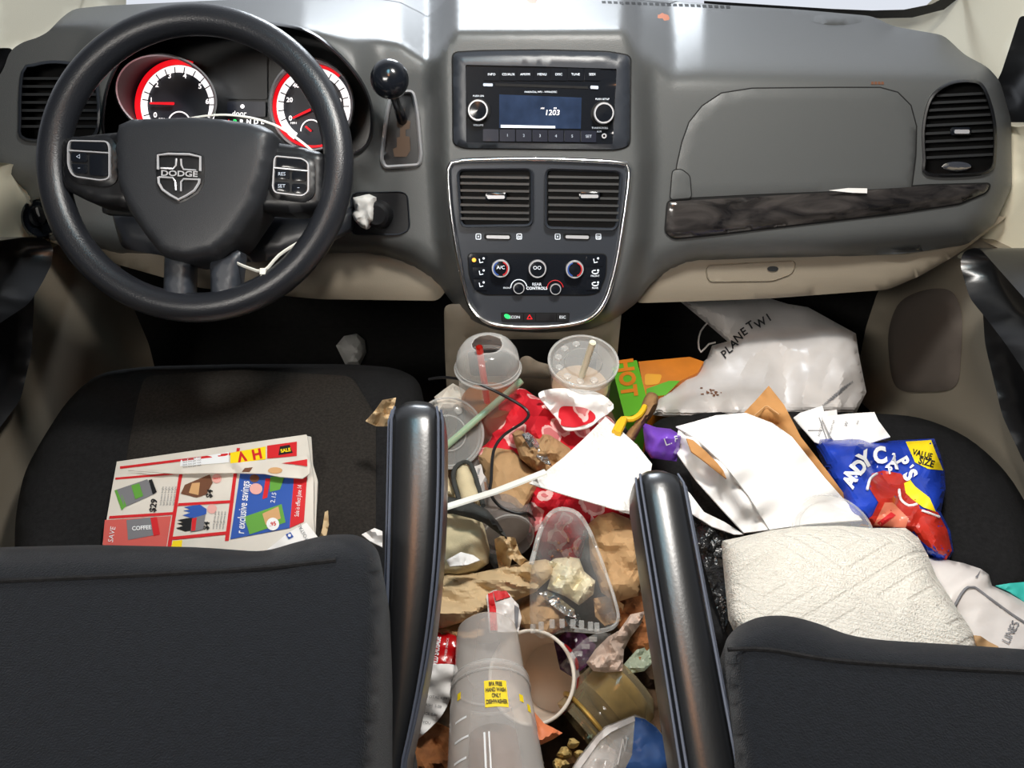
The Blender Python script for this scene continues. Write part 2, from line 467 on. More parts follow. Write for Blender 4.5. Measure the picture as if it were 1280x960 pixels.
def _h(i, j, k):
    n = (i * 374761393 + j * 668265263 + k * 974634541) & 0xffffffff
    n = ((n ^ (n >> 13)) * 1274126177) & 0xffffffff
    return ((n ^ (n >> 16)) & 0xffff) / 32767.5 - 1
def facet(x, y, k):
    """continuous folded-paper relief: flat facets between random creases"""
    x += .45 * noise.noise(V((x * .8, y * .8, k * 5.1))); y += .45 * noise.noise(V((x * .8 + 9, y * .8, k * 5.1)))
    i, j = math.floor(x), math.floor(y); u, v = x - i, y - j
    a, b, c, d = _h(i, j, k), _h(i + 1, j, k), _h(i, j + 1, k), _h(i + 1, j + 1, k)
    if _h(i, j, k + 77) > 0:
        return a + (b - a) * u + (d - b) * v if u > v else a + (c - a) * v + (d - c) * u
    return a + (b - a) * u + (c - a) * v if u + v < 1 else d + (c - d) * (1 - u) + (b - d) * (1 - v)
def crease(x, y, fr, seed, aniso=(1, 1), ang=0):
    c, s = math.cos(ang), math.sin(ang); X = (x * c + y * s) * aniso[0] * fr; Y = (-x * s + y * c) * aniso[1] * fr
    return facet(X * 1.1, Y * 1.1, seed) + .42 * facet((X * .8 - Y * .6) * 2.3, (X * .6 + Y * .8) * 2.3, seed + 31) + .12 * facet((X * .3 - Y * .95) * 4.7, (X * .95 + Y * .3) * 4.7, seed + 57)
class Sheet:
    """a loose sheet or wrapper: outline [(px,py,z)] gives where it lies, amp/freq its creases, puff its fullness"""
    def __init__(s, outline, amp=.004, freq=.03, seed=1, puff=0, puffw=25, smooth=False, step=5, aniso=(1, 1), ang=0, extra=(), edge_calm=0, zoff=0):
        s.ol = (cat_closed if smooth else lin_closed)([p[:2] for p in outline], step)
        s.zf = idw(list(outline) + list(extra)); s.amp, s.fr, s.seed, s.puff, s.pw, s.step = amp, freq, seed, puff, puffw, step
        s.an, s.ang, s.calm, s.zo = aniso, ang, edge_calm, zoff
    def __call__(s, x, y, l=0):
        z = s.zf(x, y) + s.zo
        h = s.amp * crease(x, y, s.fr, s.seed, s.an, s.ang) if s.amp else 0
        if s.puff:
            q = min(1, edist(np.array([(x, y)]), s.ol)[0] / s.pw); h += s.puff * math.sqrt(max(0, 1 - (1 - q) ** 2)) 
        p = Pz(x, y, z + h)
        return p if not l else p + (CAM - p).normalized() * l
    def fill(s, mb, thick=.0012, mi=0, holes=(), step=None):
        patch(mb, s.ol, s, 0, 0, mi, step or s.step, holes, thickv=(0, 0, -thick))
    def decal(s, mb, outline, mi, lift=.0012, step=6, lin=True):
        o = lin_closed(outline, step) if lin else outline
        patch(mb, o, s, lift, 0, mi, step)
    def text(s, mb, t, px, py, size, mi, ang=0, lift=.0016, **k): text(mb, t, s, px, py, size, lift, mi, ang, **k)
# ================================================================== THE CAR
TILT = math.radians(25)
NF = V((0, -math.cos(TILT), math.sin(TILT)))
P0 = Pd(677, 130, .93)
OPEN = cat_closed([(131, 160), (138, 105), (165, 62), (210, 40), (300, 30), (375, 38), (420, 68), (452, 108), (463, 148), (452, 185), (400, 196), (300, 196), (200, 196), (145, 190)], 7)
OPEN_A = np.array(OPEN)
def dash_s(px, py):
    l = lerp_tab([(40, 549), (200, 553), (300, 560), (400, 592)], py); r = lerp_tab([(60, 792), (200, 801), (300, 796), (350, 782), (410, 764)], py)
    band = sst(l - 20, l + 8, px) * (1 - sst(r - 8, r + 24, px))
    off = -.045 + .045 * band
    if px < 480:                                   # hood over the instruments
        d = max(0, edist(np.array([(px, py)]), OPEN)[0]); off += .035 * (1 - sst(4, 60, d)) * sst(490, 440, px) if px < 490 else 0
    d = ray(px, py)
    sf = ((P0 - CAM).dot(NF) + off) and (((P0 + NF * off) - CAM).dot(NF) / d.dot(NF))
    zt = lerp_tab([(380, .945), (500, .925), (535, .905), (548, .915), (570, .945), (780, .945), (800, .915), (840, .886), (1200, .880)], px)
    k = lerp_tab([(0, .14), (780, .14), (880, .02), (1280, 0)], px)
    # CAM.z + dz s = zt - k (dy s - .95)
    den = -(d.z + k * d.y)
    st = (CAM.z - zt - k * .95) / den if den > .02 else 3
    st = min(st, 1.6)
    w = .018
    m = max(sf, st)
    return m + w * math.log(math.exp((sf - m) / w) + math.exp((st - m) / w)) - w * .1
BODY = lin_closed(rpoly([(-30, 205), (-20, 120), (4, 88), (12, 64), (27, 53), (47, 47), (60, 40), (77, 22), (92, 11), (132, 7), (300, -1), (700, -12), (900, 6), (1000, 12), (1090, 20), (1117, 33), (1180, 44), (1205, 68), (1235, 84), (1250, 101), (1264, 150), (1265, 232), (1244, 280), (1209, 306), (1130, 317), (1042, 321), (950, 322), (867, 326), (832, 340), (810, 358), (797, 378), (770, 398), (735, 412), (675, 416), (620, 413), (592, 402), (570, 384), (545, 352), (510, 330), (470, 318), (430, 318), (300, 322), (150, 318), (60, 300), (30, 240)], 9, 3), 7)
BODY_BOT = [(p[0], p[1]) for p in BODY]
def DASH(px, py, l=0): return Pd(px, py, dash_s(px, py) - l)
_bd = {}
ENDS = [(-200, 900), (-200, -300), (1117, -300), (1117, 33), (1180, 44), (1235, 84), (1250, 101), (1264, 150), (1265, 232), (1244, 280), (1209, 306), (1042, 321), (867, 326), (832, 340), (797, 378), (770, 398), (735, 412), (675, 416), (620, 413), (592, 402), (570, 384), (545, 352), (510, 330), (470, 318), (430, 318), (300, 322), (150, 318), (60, 300), (30, 240), (-60, 205)]
ENDS_L = ENDS
def DASHR(px, py, l=0):
    """dash skin with its lower and outer rims rolled away"""
    d = edist(np.array([(px, py)]), ENDS)[0]; R = 34
    dr = 0
    if d < R:
        q = 1 - d / R; dr = .05 * (1 - math.sqrt(max(0, 1 - q * q)))
    return Pd(px, py, dash_s(px, py) + dr - l)
D = DASHR
dash = thing('dashboard', 'dark grey moulded dashboard running the full width of the car', 'dashboard', (0.03, 1.05, .62))
LV = cat_closed([(30, 92), (42, 84), (70, 80), (108, 86), (118, 100), (118, 165), (80, 172), (32, 172), (27, 150)], 5)
RV = cat_closed([(1158, 200), (1157, 160), (1166, 124), (1188, 107), (1214, 104), (1228, 112), (1240, 150), (1241, 195), (1234, 212), (1200, 217), (1160, 215)], 5)
b = MB(); patch(b, BODY, D, 0, .10, 0, 6, [OPEN, LV, RV]); b.build('dash_body', 'dash', dash, ang=50)
# hood tunnel
b = MB(); ring(b, scale_out(OPEN, 5), OPEN, D, [(0, -.004), (.2, .004), (.6, .007), (1, .004), (1.0, -.13)]); b.build('instrument_hood', 'black', dash, ang=60)
# end vents
def vent(name, ol, surf, slat_rows, knob, deep=.03, bez=5, tilt=0, bmat='dash_dark'):
    b = MB(); ring(b, scale_out(ol, bez), ol, surf, [(0, -.002), (.25, .005), (.8, .006), (1, .002), (1.0, -deep)]); rt = b.build(name, bmat, dash, ang=60)
    b = MB(); patch(b, scale_out(ol, 2), surf, -deep, 0, 0, 12); b.build('vent_duct', 'pit', rt)
    ys = [p[1] for p in ol]; A = np.array(ol)
    for y in slat_rows:
        xs = []
        for (x0, y0), (x1, y1) in zip(ol, ol[1:] + ol[:1]):
            if (y0 - y) * (y1 - y) <= 0 and y0 != y1: xs.append(x0 + (x1 - x0) * (y - y0) / (y1 - y0))
        if len(xs) < 2: continue
        xa, xb = min(xs), max(xs); b = MB()
        n = 6; vs = []; fs = []
        for i in range(n + 1):
            x = xa + (xb - xa) * i / n; yy = y - tilt * (x - (xa + xb) / 2)
            for (dy, l) in ((-1.6, -.003), (1.6, -.002), (2.6, -deep * .8), (-.6, -deep * .8)): vs.append(surf(x, yy + dy, l))
        for i in range(n):
            for k in range(4):
                q = (k + 1) % 4; fs.append((i * 4 + k, i * 4 + q, i * 4 + 4 + q, i * 4 + 4 + k))
        b.add(vs, fs); b.build('vent_slat', 'slat', rt)
    kx, ky = knob
    if kx:
        b = MB(); patch(b, rr(kx - 14, ky - 5, kx + 12, ky + 5, 4), surf, .004, .01, 0, 5, edge=4, edge_drop=.003); patch(b, rr(kx - 9, ky - 2, kx + 10, ky + 3, 2), surf, .0055, .002, 1, 5)
        b.build('vent_knob', ['gloss', 'satin'], rt)
    return rt
vent('side_vent', LV, D, range(98, 168, 10), (0, 0), bmat='dash_dark')
rv = vent('side_vent', RV, D, [118, 127, 136, 145, 155, 165, 175, 185, 195], (1202, 164), tilt=.05, bmat='black')
b = MB(); patch(b, ell(1196, 208, 18, 6, 20), D, .0, .004, 0, 4, edge=5, edge_drop=.002); b.build('vent_wheel', 'chrome', rv)
# passenger airbag lid, latch, burl trim
LID = cat_closed([(846, 212), (850, 185), (858, 160), (875, 135), (905, 116), (950, 111), (1090, 110), (1118, 116), (1138, 134), (1145, 160), (1143, 205), (1139, 233), (1060, 237), (960, 242), (865, 247), (842, 247)], 6)
LID = lin_closed([(841, 248), (847, 205), (853, 178), (862, 153), (878, 133), (902, 117), (940, 111), (1040, 110), (1100, 110), (1122, 116), (1138, 132), (1145, 158), (1144, 195), (1139, 234), (1060, 238), (940, 243)], 7)
b = MB(); patch(b, scale_out(LID, 1.6), D, .0012, 0, 1, 10); patch(b, LID, D, .004, .003, 0, 9, edge=5, edge_drop=.002); b.build('glovebox_lid', ['dash', 'pit'], dash, ang=50)
b = MB(); L2 = lin_closed(rpoly([(838, 249), (841, 213), (852, 212), (862, 220), (864, 247)], 4), 5); patch(b, scale_out(L2, 1.3), D, .0046, 0, 1, 8); patch(b, L2, D, .006, .002, 0, 6, edge=4, edge_drop=.001); b.build('lid_latch', ['dash', 'pit'], dash)
TR = lin_closed(rpoly([(832, 290), (835, 252), (960, 245), (1080, 238), (1160, 232), (1238, 230), (1233, 240), (1200, 254), (1120, 266), (1000, 280), (900, 292), (842, 298)], 5), 7)
b = MB(); patch(b, scale_out(TR, 2), D, .002, 0, 1, 10); patch(b, TR, D, .008, .006, 0, 8, edge=9, edge_drop=.004); b.build('burl_trim', ['wood', 'pit'], dash, ang=50)
# beige lower panels
def KP(off):
    def f(px, py, l=0):
        d = ray(px, py); s = ((P0 + NF * (-.085 + off)) - CAM).dot(NF) / d.dot(NF); return Pd(px, py, s - l)
    return f
K = KP(0)
b = MB(); patch(b, lin_closed(rpoly([(780, 300), (1260, 270), (1215, 305), (1190, 322), (1150, 345), (1110, 362), (964, 373), (859, 377), (795, 379)], 8), 8), K, 0, .05, 0, 12, edge=10, edge_drop=.006); lp = b.build('lower_glovebox', 'beige', dash, ang=50)
HL = lin_closed(rpoly([(883, 333), (994, 327), (990, 341), (966, 350), (886, 351)], 6), 5)
b = MB(); ring(b, scale_out(HL, 2), HL, K, [(0, .001), (.5, .003), (1, .001)]); patch(b, HL, K, .0012, 0, 0, 7); b.build('glovebox_handle', 'beige', lp)
b = MB(); patch(b, ell(966, 336, 7, 3.4, 16), K, .003, .003, 0, 3); b.build('glovebox_lock', 'slat', lp)
b = MB(); patch(b, lin_closed(rpoly([(30, 290), (430, 300), (540, 320), (560, 360), (548, 376), (400, 374), (250, 360), (110, 320)], 8), 8), K, 0, .05, 0, 12, edge=10, edge_drop=.006); b.build('knee_panel', 'beige', dash, ang=50)
# left lower dash with headlamp switch
HS = ell(50, 272, 24, 26, 28, rot=-.2)
b = MB(); ring(b, HS, scale_out(HS, -5), D, [(0, -.02), (0, .004), (.5, .008), (1, .003)]); patch(b, scale_out(HS, -4), D, .004, 0, 0, 8); hs = b.build('headlamp_switch', 'gloss', dash, ang=50)
b = MB(); patch(b, ell(47, 270, 11, 13, 20, rot=-.2), D, .014, .012, 0, 5, edge=4, edge_drop=.003); patch(b, [(44, 260), (47, 259), (50, 270), (47, 272)], D, .0155, .001, 1, 3); b.build('switch_knob', ['black', 'satin'], hs)
# defroster grille and speaker dome on the top pad
b = MB()
for i in range(22): patch(b, lin_closed([(752 + i * 7.4, 1 + i * .28), (757 + i * 7.4, 1.1 + i * .28), (757.6 + i * 7.4, 4.4 + i * .28), (752.6 + i * 7.4, 4.2 + i * .28)], 4), D, .002, 0, 0, 6)
b.build('defroster_grille', 'pit', dash)
b = MB(); patch(b, ell(1046, 24, 34, 7, 36), D, .0005, 0, 0, 6, puff=.012, puffw=8); b.build('sensor_dome', 'dash', dash)
# ignition pocket
IG = lin_closed(rpoly([(440, 242), (508, 241), (511, 286), (500, 292), (440, 292)], 9), 5)
b = MB(); ring(b, scale_out(IG, 2.5), IG, D, [(0, -.001), (.4, .003), (1, .001), (1, .0008)]); patch(b, IG, D, .0011, 0, 1, 8); ip = b.build('ignition_pocket', ['dash_dark', 'black'], dash)
b = MB(); q = DASH(474, 268); b.lathe([(0, .026), (.012, .026), (.016, .022), (.019, 0)], q, NF, 0, 24); b.build('ignition_lock', 'black', ip)

# ---------------------------------------------------------------- instrument cluster
def off_s(o):
    def f(px, py, l=0):
        d = ray(px, py); s = ((P0 + NF * o) - CAM).dot(NF) / d.dot(NF); return Pd(px, py, s - l)
    return f
CLU = off_s(-.115)
clu = thing('instrument_cluster', 'lit instrument cluster with two red and white dials behind the steering wheel', 'instrument cluster', CLU(300, 190))
b = MB(); patch(b, scale_out(OPEN, 10), CLU, 0, .01, 0, 20); b.build('cluster_plate', 'black', clu)
def gauge(rc, rx, ry, rot, dc, dr, arc, redarc, nums, ticks, needle, sub, extra):
    b = MB(); o = ell(*rc, rx, ry, 56, rot); i = ell(rc[0] + (dc[0] - rc[0]) * .7, rc[1] + (dc[1] - rc[1]) * .7, dr[0] + 8, dr[1] + 8, 56, 0)
    # align the two loops by angle
    ring(b, o, scale_out(o, -4), CLU, [(0, .0), (0, .052), (.5, .056), (1, .05)]); g = b.build('gauge_ring', 'satin', clu, ang=60)
    b = MB(); n = 56; k = min(range(n), key=lambda j: (i[j][0] - o[0][0]) ** 2 + (i[j][1] - o[0][1]) ** 2); i2 = i[k:] + i[:k]
    ring(b, scale_out(o, -3.6), i2, CLU, [(0, .05), (.5, .024), (1, .006)]); b.build('gauge_cone', 'dial_red', g, ang=60)
    b = MB(); patch(b, i, CLU, .006, .002, 0, 9); b.build('gauge_face', 'dial', g)
    b = MB()
    def arcband(r0, r1, a0, a1, mi, lift):
        a0, a1 = math.radians(a0), math.radians(a1); m = 46; vs = []; fs = []
        for j in range(m + 1):
            a = a0 + (a1 - a0) * j / m
            for r in (r0, r1): vs.append(CLU(dc[0] + dr[0] * r * math.cos(a), dc[1] - dr[1] * r * math.sin(a), lift))
        for j in range(m): fs.append((2 * j, 2 * j + 1, 2 * j + 3, 2 * j + 2))
        b.add(vs, fs, mi)
    arcband(.90, 1.1, arc[0], arc[1], 0, .009); arcband(1.11, 1.27, redarc[0], redarc[1], 1, .0085)
    for a in ticks:
        ar = math.radians(a); p = [(dc[0] + dr[0] * r * math.cos(ar) + w * math.sin(ar), dc[1] - dr[1] * r * math.sin(ar) + w * math.cos(ar)) for r, w in ((.84, -.7), (1.06, -.7), (1.06, .7), (.84, .7))]
        b.add([CLU(x, y, .0095) for x, y in p], [(0, 1, 2, 3)], 2)
    for s, x, y, z in nums: text(b, s, CLU, x, y, z, .0095, 0, bold=.02)
    for s, x, y, z in extra: text(b, s, CLU, x, y, z, .0095, 0)
    b.build('gauge_scale', ['g_white', 'g_red', 'ink'], g)
    (x0, y0), (x1, y1) = needle; b = MB(); b.tube([CLU(x0, y0, .014), CLU(x1, y1, .014)], [.0030, .0022], 0, seg=8, flat=.5); b.build('gauge_needle', 'g_red', g)
    if sub:
        b = MB(); b.tube([CLU(x, y, .01) for x, y in ell(*sub[:2], sub[2], sub[2] * 1.1, 24, 0, math.pi, 2 * math.pi)], .0008, 0, seg=6); b.tube([CLU(sub[0], sub[1], .012), CLU(sub[0] - 7, sub[1] - 6, .012)], .0013, 1, seg=6); b.build('sub_gauge', ['g_white', 'g_red'], g)
gauge((207, 119), 66, 51, .35, (223, 131), (43, 45), (212, -22), (212, 70), [('0', 194, 144, 9), ('1', 189, 125, 8), ('2', 196, 106, 9), ('3', 212, 95, 9), ('4', 231, 95, 9), ('5', 250, 108, 9), ('6', 259, 127, 9)], [197, 172, 160, 144, 128, 112, 96, 80, 62, 45, 30, 12, 0], ((217, 129.5), (188, 129)), (224, 155, 14), [('RPM', 202, 149, 4)])
gauge((389, 131), 54, 59, 0, (392, 133), (42, 44), (238, -25), (285, 48), [('0', 363, 148, 8.5), ('20', 362, 125, 8), ('40', 370, 107, 8), ('60', 391, 98, 8), ('80', 411, 107, 8), ('100', 421, 126, 8)], [203, 187, 172, 158, 143, 128, 110, 92, 76, 60, 45, 30, 14, 0], ((388, 137), (366, 147.5)), (389, 164, 13), [('MPH', 367, 154, 4)])
b = MB(); patch(b, rr(282, 66, 334, 124, 3), CLU, .004, .004, 0, 12); patch(b, rr(284, 127, 332, 146, 2), CLU, .006, .005, 1, 10); text(b, 'door', CLU, 299, 142, 9, .0075, 2); b.add([CLU(x, y, .0075) for x, y in ell(303, 133, 2.6, 2.6, 12)], [tuple(range(12))], 2)
b.build('info_display', ['black', 'lcd2', 'g_white'], clu)
for ch, x, m_ in (('4', 285, 'g_red'), ('P', 293.5, 'g_green'), ('R', 302, 'g_white'), ('N', 311, 'g_white'), ('D', 320, 'g_white'), ('L', 328, 'g_white')):
    b = MB(); text(b, ch, CLU, x, 152.5, 8, .006, 0, bold=.03); b.build('gear_letter', m_, clu)

# ---------------------------------------------------------------- steering wheel (plane square to the driver's line of sight)
WS = .82
def W(px, py, l=0): return Pd(px, py, WS) + V((0, -cp, sp)) * l
wc = (245, 204.5)
whl = thing('steering_wheel', 'dark rubber rimmed three spoke steering wheel with chrome shield badge', 'steering wheel', W(245, 330, -.12))
NW = V((0, -cp, sp))
b = MB(); b.tube([W(wc[0] + 178.5 * math.cos(a), wc[1] - 180 * math.sin(a)) for a in np.linspace(0, 2 * math.pi, 97)[:-1]], 18.6 * WS / F, 0, True, 20, up=NW); b.build('rim', 'rim', whl, ang=80)
def wp(name, ol, lift, thick, m_, par=whl, step=7, edge=8, drop=.006, lin=False, r=8, **k):
    b = MB(); patch(b, lin_closed(rpoly(ol, r), 6) if not lin else ol, W, lift, thick, 0, step, edge=edge, edge_drop=drop, **k); return b.build(name, m_, par, ang=50)
hub = wp('hub', [(158, 168), (172, 157), (250, 154), (290, 157), (335, 164), (352, 174), (349, 205), (340, 240), (330, 268), (305, 305), (280, 326), (243, 332), (214, 325), (194, 300), (172, 268), (160, 236), (157, 200)], .03, .05, 'hub', edge=14, drop=.012, puff=.004, puffw=60, r=6)
wp('spoke', [(80, 176), (120, 171), (170, 166), (172, 262), (120, 256), (84, 238)], .012, .03, 'black')
wp('spoke', [(330, 178), (370, 184), (408, 194), (406, 262), (370, 268), (325, 264)], .012, .03, 'black')
wp('spoke', [(208, 312), (240, 322), (238, 380), (206, 378)], .008, .02, 'dash_dark', edge=6, drop=.004)
wp('spoke', [(264, 326), (303, 312), (296, 376), (266, 382)], .008, .02, 'dash_dark', edge=6, drop=.004)
# switch pads
def pad(ol, bar, keys):
    o = lin_closed(rpoly(ol, 7), 4); b = MB(); patch(b, scale_out(o, 7), W, .017, .012, 0, 7, edge=5, edge_drop=.003); p = b.build('switch_pad', 'black', whl)
    b = MB(); ring(b, scale_out(o, 1.4), scale_out(o, -1.0), W, [(0, .015), (.2, .0195), (.8, .0195), (1, .015)]); b.tube([W(x, y, .0195) for x, y in bar], .0008, 0, seg=6); b.build('pad_frame', 'satin', p)
    for k, s in keys:
        b = MB(); patch(b, lin_closed(rpoly(k, 3), 5), W, .0195, .004, 0, 6, edge=3, edge_drop=.001)
        if s:
            cx = sum(q[0] for q in k) / len(k); cy = sum(q[1] for q in k) / len(k); text(b, s, W, cx, cy, 6, .0202, 1)
        b.build('pad_key', ['gloss', 'print_dim'], p)
pad([(100, 183), (145, 184), (148, 191), (148, 229), (138, 231), (104, 226), (98, 214), (98, 190)], [(100, 195), (147, 198)], [([(101, 184), (144, 185), (146, 195), (101, 193)], ''), ([(101, 197), (121, 198), (121, 209), (101, 208)], '◁'), ([(101, 211), (121, 212), (121, 223), (105, 222)], '−'), ([(124, 199), (146, 200), (146, 226), (124, 225)], '')])
pad([(352, 202), (384, 205), (391, 210), (391, 245), (384, 250), (351, 246), (348, 240), (350, 206)], [(350, 216), (391, 220)], [([(353, 204), (386, 206), (389, 217), (352, 214)], ''), ([(351, 218), (368, 219), (368, 230), (350, 229)], 'RES'), ([(371, 220), (389, 221), (389, 232), (371, 231)], ''), ([(350, 233), (368, 234), (368, 245), (350, 243)], 'SET'), ([(371, 235), (389, 236), (387, 247), (371, 246)], '−')])
# shield badge
SH = lin_closed([(216.5, 206), (230, 204.5), (255, 205), (268.5, 208.5), (269, 220), (268, 240), (262, 250), (252, 256), (242, 261), (231, 255), (221, 247), (217, 238)], 4)
b = MB(); patch(b, scale_out(SH, 3), W, .0355, .003, 0, 8, edge=4, edge_drop=.001); bd = b.build('badge', 'black', whl)
b = MB()
def bevtube(pts, r=1.3): b.tube([W(x, y, .0372) for x, y in pts], r * WS / F, 0, seg=6)
bevtube([(217.5, 224), (217.5, 207), (230, 205.5), (255, 206), (268, 209), (268, 226)], 1.6)
bevtube([(218, 233), (218.5, 240), (223, 248), (232, 254.5), (242, 260), (252, 255), (261, 249), (266.5, 240), (267, 235)], 1.6)
bevtube([(221, 222.5), (236, 223), (239, 219), (239.5, 211)], 1.2); bevtube([(245, 211.5), (245.5, 219), (248, 224), (263, 225)], 1.2)
bevtube([(219, 233), (235, 234), (238, 238), (239, 249)], 1.2); bevtube([(245, 250), (245, 239), (248, 235.5), (266, 236)], 1.2)
text(b, 'DODGE', W, 243, 229.3, 9.2, .0375, 0, -2, aspect=1.35, bold=.025)
b.build('badge_emblem', 'satin', bd)
# column shroud behind the wheel
b = MB(); patch(b, lin_closed(rpoly([(96, 246), (180, 250), (320, 250), (400, 250), (395, 290), (300, 315), (200, 312), (110, 296)], 10), 8), W, -.06, .12, 0, 12, edge=14, edge_drop=.01, thickv=V((0, .12, -.05))); b.build('column_shroud', 'dash_dark', whl, ang=50)
b = MB(); patch(b, lin_closed(rpoly([(97, 243), (165, 248), (168, 258), (98, 254)], 3), 6), W, -.045, .012, 0, 8, edge=3, edge_drop=.003); b.build('column_stalk', 'slat', whl)

# ---------------------------------------------------------------- zip tie looped on the wheel, tissue in the ignition pocket
tie = thing('zip_tie', 'long white zip tie looped around the right spoke of the steering wheel', 'zip tie', W(340, 330, -.03))
b = MB()
pts = [(205, 152, -.01), (225, 146.5, -.008), (258, 142.5, -.005), (290, 144, 0), (325, 150, 0), (360, 166, .004), (396, 194, -.006), (416, 225, -.028), (412, 265, -.028), (398, 286, -.012), (372, 304, .0), (350, 320, .004), (333, 340, .008), (316, 337, .008), (301, 331, .006), (284, 322, -.006)]
b.tube([W(p[0], p[1], p[2]) for p in cat_open(pts, 7)], .0019, 0, seg=8, flat=.55); b.build('strap', 'tie', tie)
b = MB(); b.box(W(332.5, 341, .009), (.0032, 0, 0), V((0, .766, .643)) * .0036, NW * .0028); b.build('locking_head', 'tie', tie, bevel=.0006)
b = MB(); b.tube([W(332, 343, .009), W(329, 349, .01), W(326, 356, .01)], .0016, 0, seg=6, flat=.5); b.build('tail_end', 'tie', tie)

# ---------------------------------------------------------------- gear shifter on the dash
gs = thing('gear_shifter', 'dash mounted gear lever with round black knob and chrome bezel', 'gear lever', D(500, 205))
GO = lin_closed(rpoly([(488, 114), (518, 111), (524, 140), (529, 195), (526, 209), (480, 212), (474, 200), (481, 140)], 9), 5)
b = MB(); ring(b, GO, scale_out(GO, -5.5), D, [(0, -.002), (.1, .004), (.5, .007), (.9, .004), (1, -.002)]); b.build('gate_bezel', 'satin', gs, ang=60)
GI = scale_out(GO, -5)
b = MB(); patch(b, GI, D, .001, 0, 0, 7); b.build('gate_plate', 'black', gs)
b = MB(); patch(b, lin_closed([(498, 138), (506, 136), (507, 150), (513, 151), (512, 161), (507, 162), (507, 170), (512, 171), (513, 188), (508, 196), (493, 196), (491, 186), (496, 184), (496, 172), (500, 171), (500, 160), (496, 159), (496, 148)], 5), D, .002, 0, 0, 6); b.build('gate_slot', 'card_dark' if 0 else M.setdefault('slotbrown', mat('gate_slot_brown', (84, 66, 52), .7)), gs)
k0 = D(487, 99, .075); k1 = D(503, 150, .0)
b = MB(); b.tube([k1, k0 + (k1 - k0) * .5 + V((0, 0, -.004)), k0], [.007, .0055, .006], 0, seg=12); b.build('lever_stem', 'gloss', gs)
ax = (k0 - k1).normalized() * .35 + (CAM - k0).normalized(); ax.normalize(); s_ = (k0 - CAM).length / ray(487, 99).length
R = 24 * s_ / F
b = MB(); prof = [(0, R * .82), (R * .3, R * .8), (R * .62, R * .68), (R * .86, R * .44), (R * .98, R * .12)]; b.lathe(prof, k0, ax, 0, 40)
b.lathe([(R * .98, R * .12), (R * 1.0, R * .02), (R * .97, -R * .1)], k0, ax, 1, 40); b.lathe([(R * .97, -R * .1), (R * .8, -R * .5), (R * .45, -R * .85), (0, -R * .95)], k0, ax, 0, 40)
b.build('lever_knob', ['gloss', 'chrome'], gs)

# ---------------------------------------------------------------- car radio
C = DASH
rad = thing('car_radio', 'car radio with small lit clock screen and two round knobs', 'radio', C(675, 186))
RB = lin_closed(rpoly([(566, 66), (600, 64), (677, 63), (760, 65), (788, 70), (787, 182), (770, 187), (580, 185), (567, 180)], 7), 6)
RPo = lin_closed(rpoly([(582, 81), (677, 83), (771, 86), (766, 180), (583, 178)], 2), 6)
b = MB(); patch(b, scale_out(RB, 1.6), C, .001, 0, 1, 12); patch(b, RB, C, .008, .007, 0, 9, [RPo], edge=9, edge_drop=.005); b.build('radio_surround', ['dash_dark', 'pit'], rad, ang=50)
b = MB(); patch(b, scale_out(RPo, 1), C, .003, 0, 1, 14); patch(b, RPo, C, .006, .002, 0, 14); face = b.build('radio_face', ['gloss', 'pit'], rad)
def key(ol, s, size, par, lift=.006, m_='gloss', pm='print', name='radio_button', r=1.2, h=.0018, **k):
    b = MB(); patch(b, lin_closed(rpoly(ol, r), 5), C, lift + h, h, 0, 9)
    if s:
        cx = sum(q[0] for q in ol) / len(ol); cy = sum(q[1] for q in ol) / len(ol); text(b, s, C, cx, cy, size, lift + h + .0006, 1, **k)
    return b.build(name, [m_, pm], par)
xs = [604, 625, 646, 667, 688, 709, 730, 751]
for (x0, x1), s in zip(zip(xs, xs[1:]), ['INFO', 'CD/AUX', 'AM/FM', 'MENU', 'DISC', 'TUNE', 'SEEK']):
    key([(x0 + .6, 85), (x1 - .6, 85.5), (x1 - .6, 101), (x0 + .6, 100.5)], s, 4.2, face, h=.0012)
b = MB(); patch(b, lin_closed([(619, 104), (735, 108), (735, 111), (619, 107.5)], 6), C, .0066, 0, 0, 8); b.build('disc_slot', 'pit', face)
key([(604, 104), (616, 104.4), (616, 108), (604, 107.6)], '', 4, face, pm='print', m_='print_dim'); key([(738, 107), (748, 107.4), (748, 111.5), (738, 111)], '', 4, face, m_='print_dim')
b = MB()
for s, x, y, z in (('PARENTAL MP3 - WMA/DISC', 676, 115, 3.2), ('PUSH ON', 598, 120, 3.2), ('VOLUME', 598, 156.5, 3.2), ('PUSH SETUP', 753, 124, 3.2), ('TUNE/SCROLL', 750, 160, 3.2), ('AUX', 749, 164.5, 3)): text(b, s, C, x, y, z, .0066, 0)
b.build('face_print', 'print', face)
SCR = lin_closed([(624, 118), (727, 122), (726, 161), (624, 160)], 8)
b = MB(); patch(b, SCR, C, .007, .001, 0, 10); b.build('radio_screen', 'lcd', face)
b = MB()
for s, x, y, z in (('1203', 690.5, 141, 9.5), ('AM', 678, 135.5, 3.2), ('PM', 694, 135.5, 3)): text(b, s, C, x, y, z, .0082, 0, shear=.12)
patch(b, lin_closed([(626, 156), (694, 157.5), (694, 160.3), (626, 159.5)], 6), C, .008, 0, 1, 8)
b.build('clock_digits', ['g_white', 'print'], face)
xs = [603, 624, 644.5, 665, 685, 705, 725.5, 746]
for i, ((x0, x1), s) in enumerate(zip(zip(xs, xs[1:]), ['', '1', '2', '3', '4', '5', 'SET'])):
    key([(x0 + .7, 161.3 + i * .35), (x1 - .7, 161.6 + i * .35), (x1 - .7, 176.6 + i * .2), (x0 + .7, 176.3 + i * .2)], s, 5, face, pm='print_dim', h=.0022, m_='lcd2')
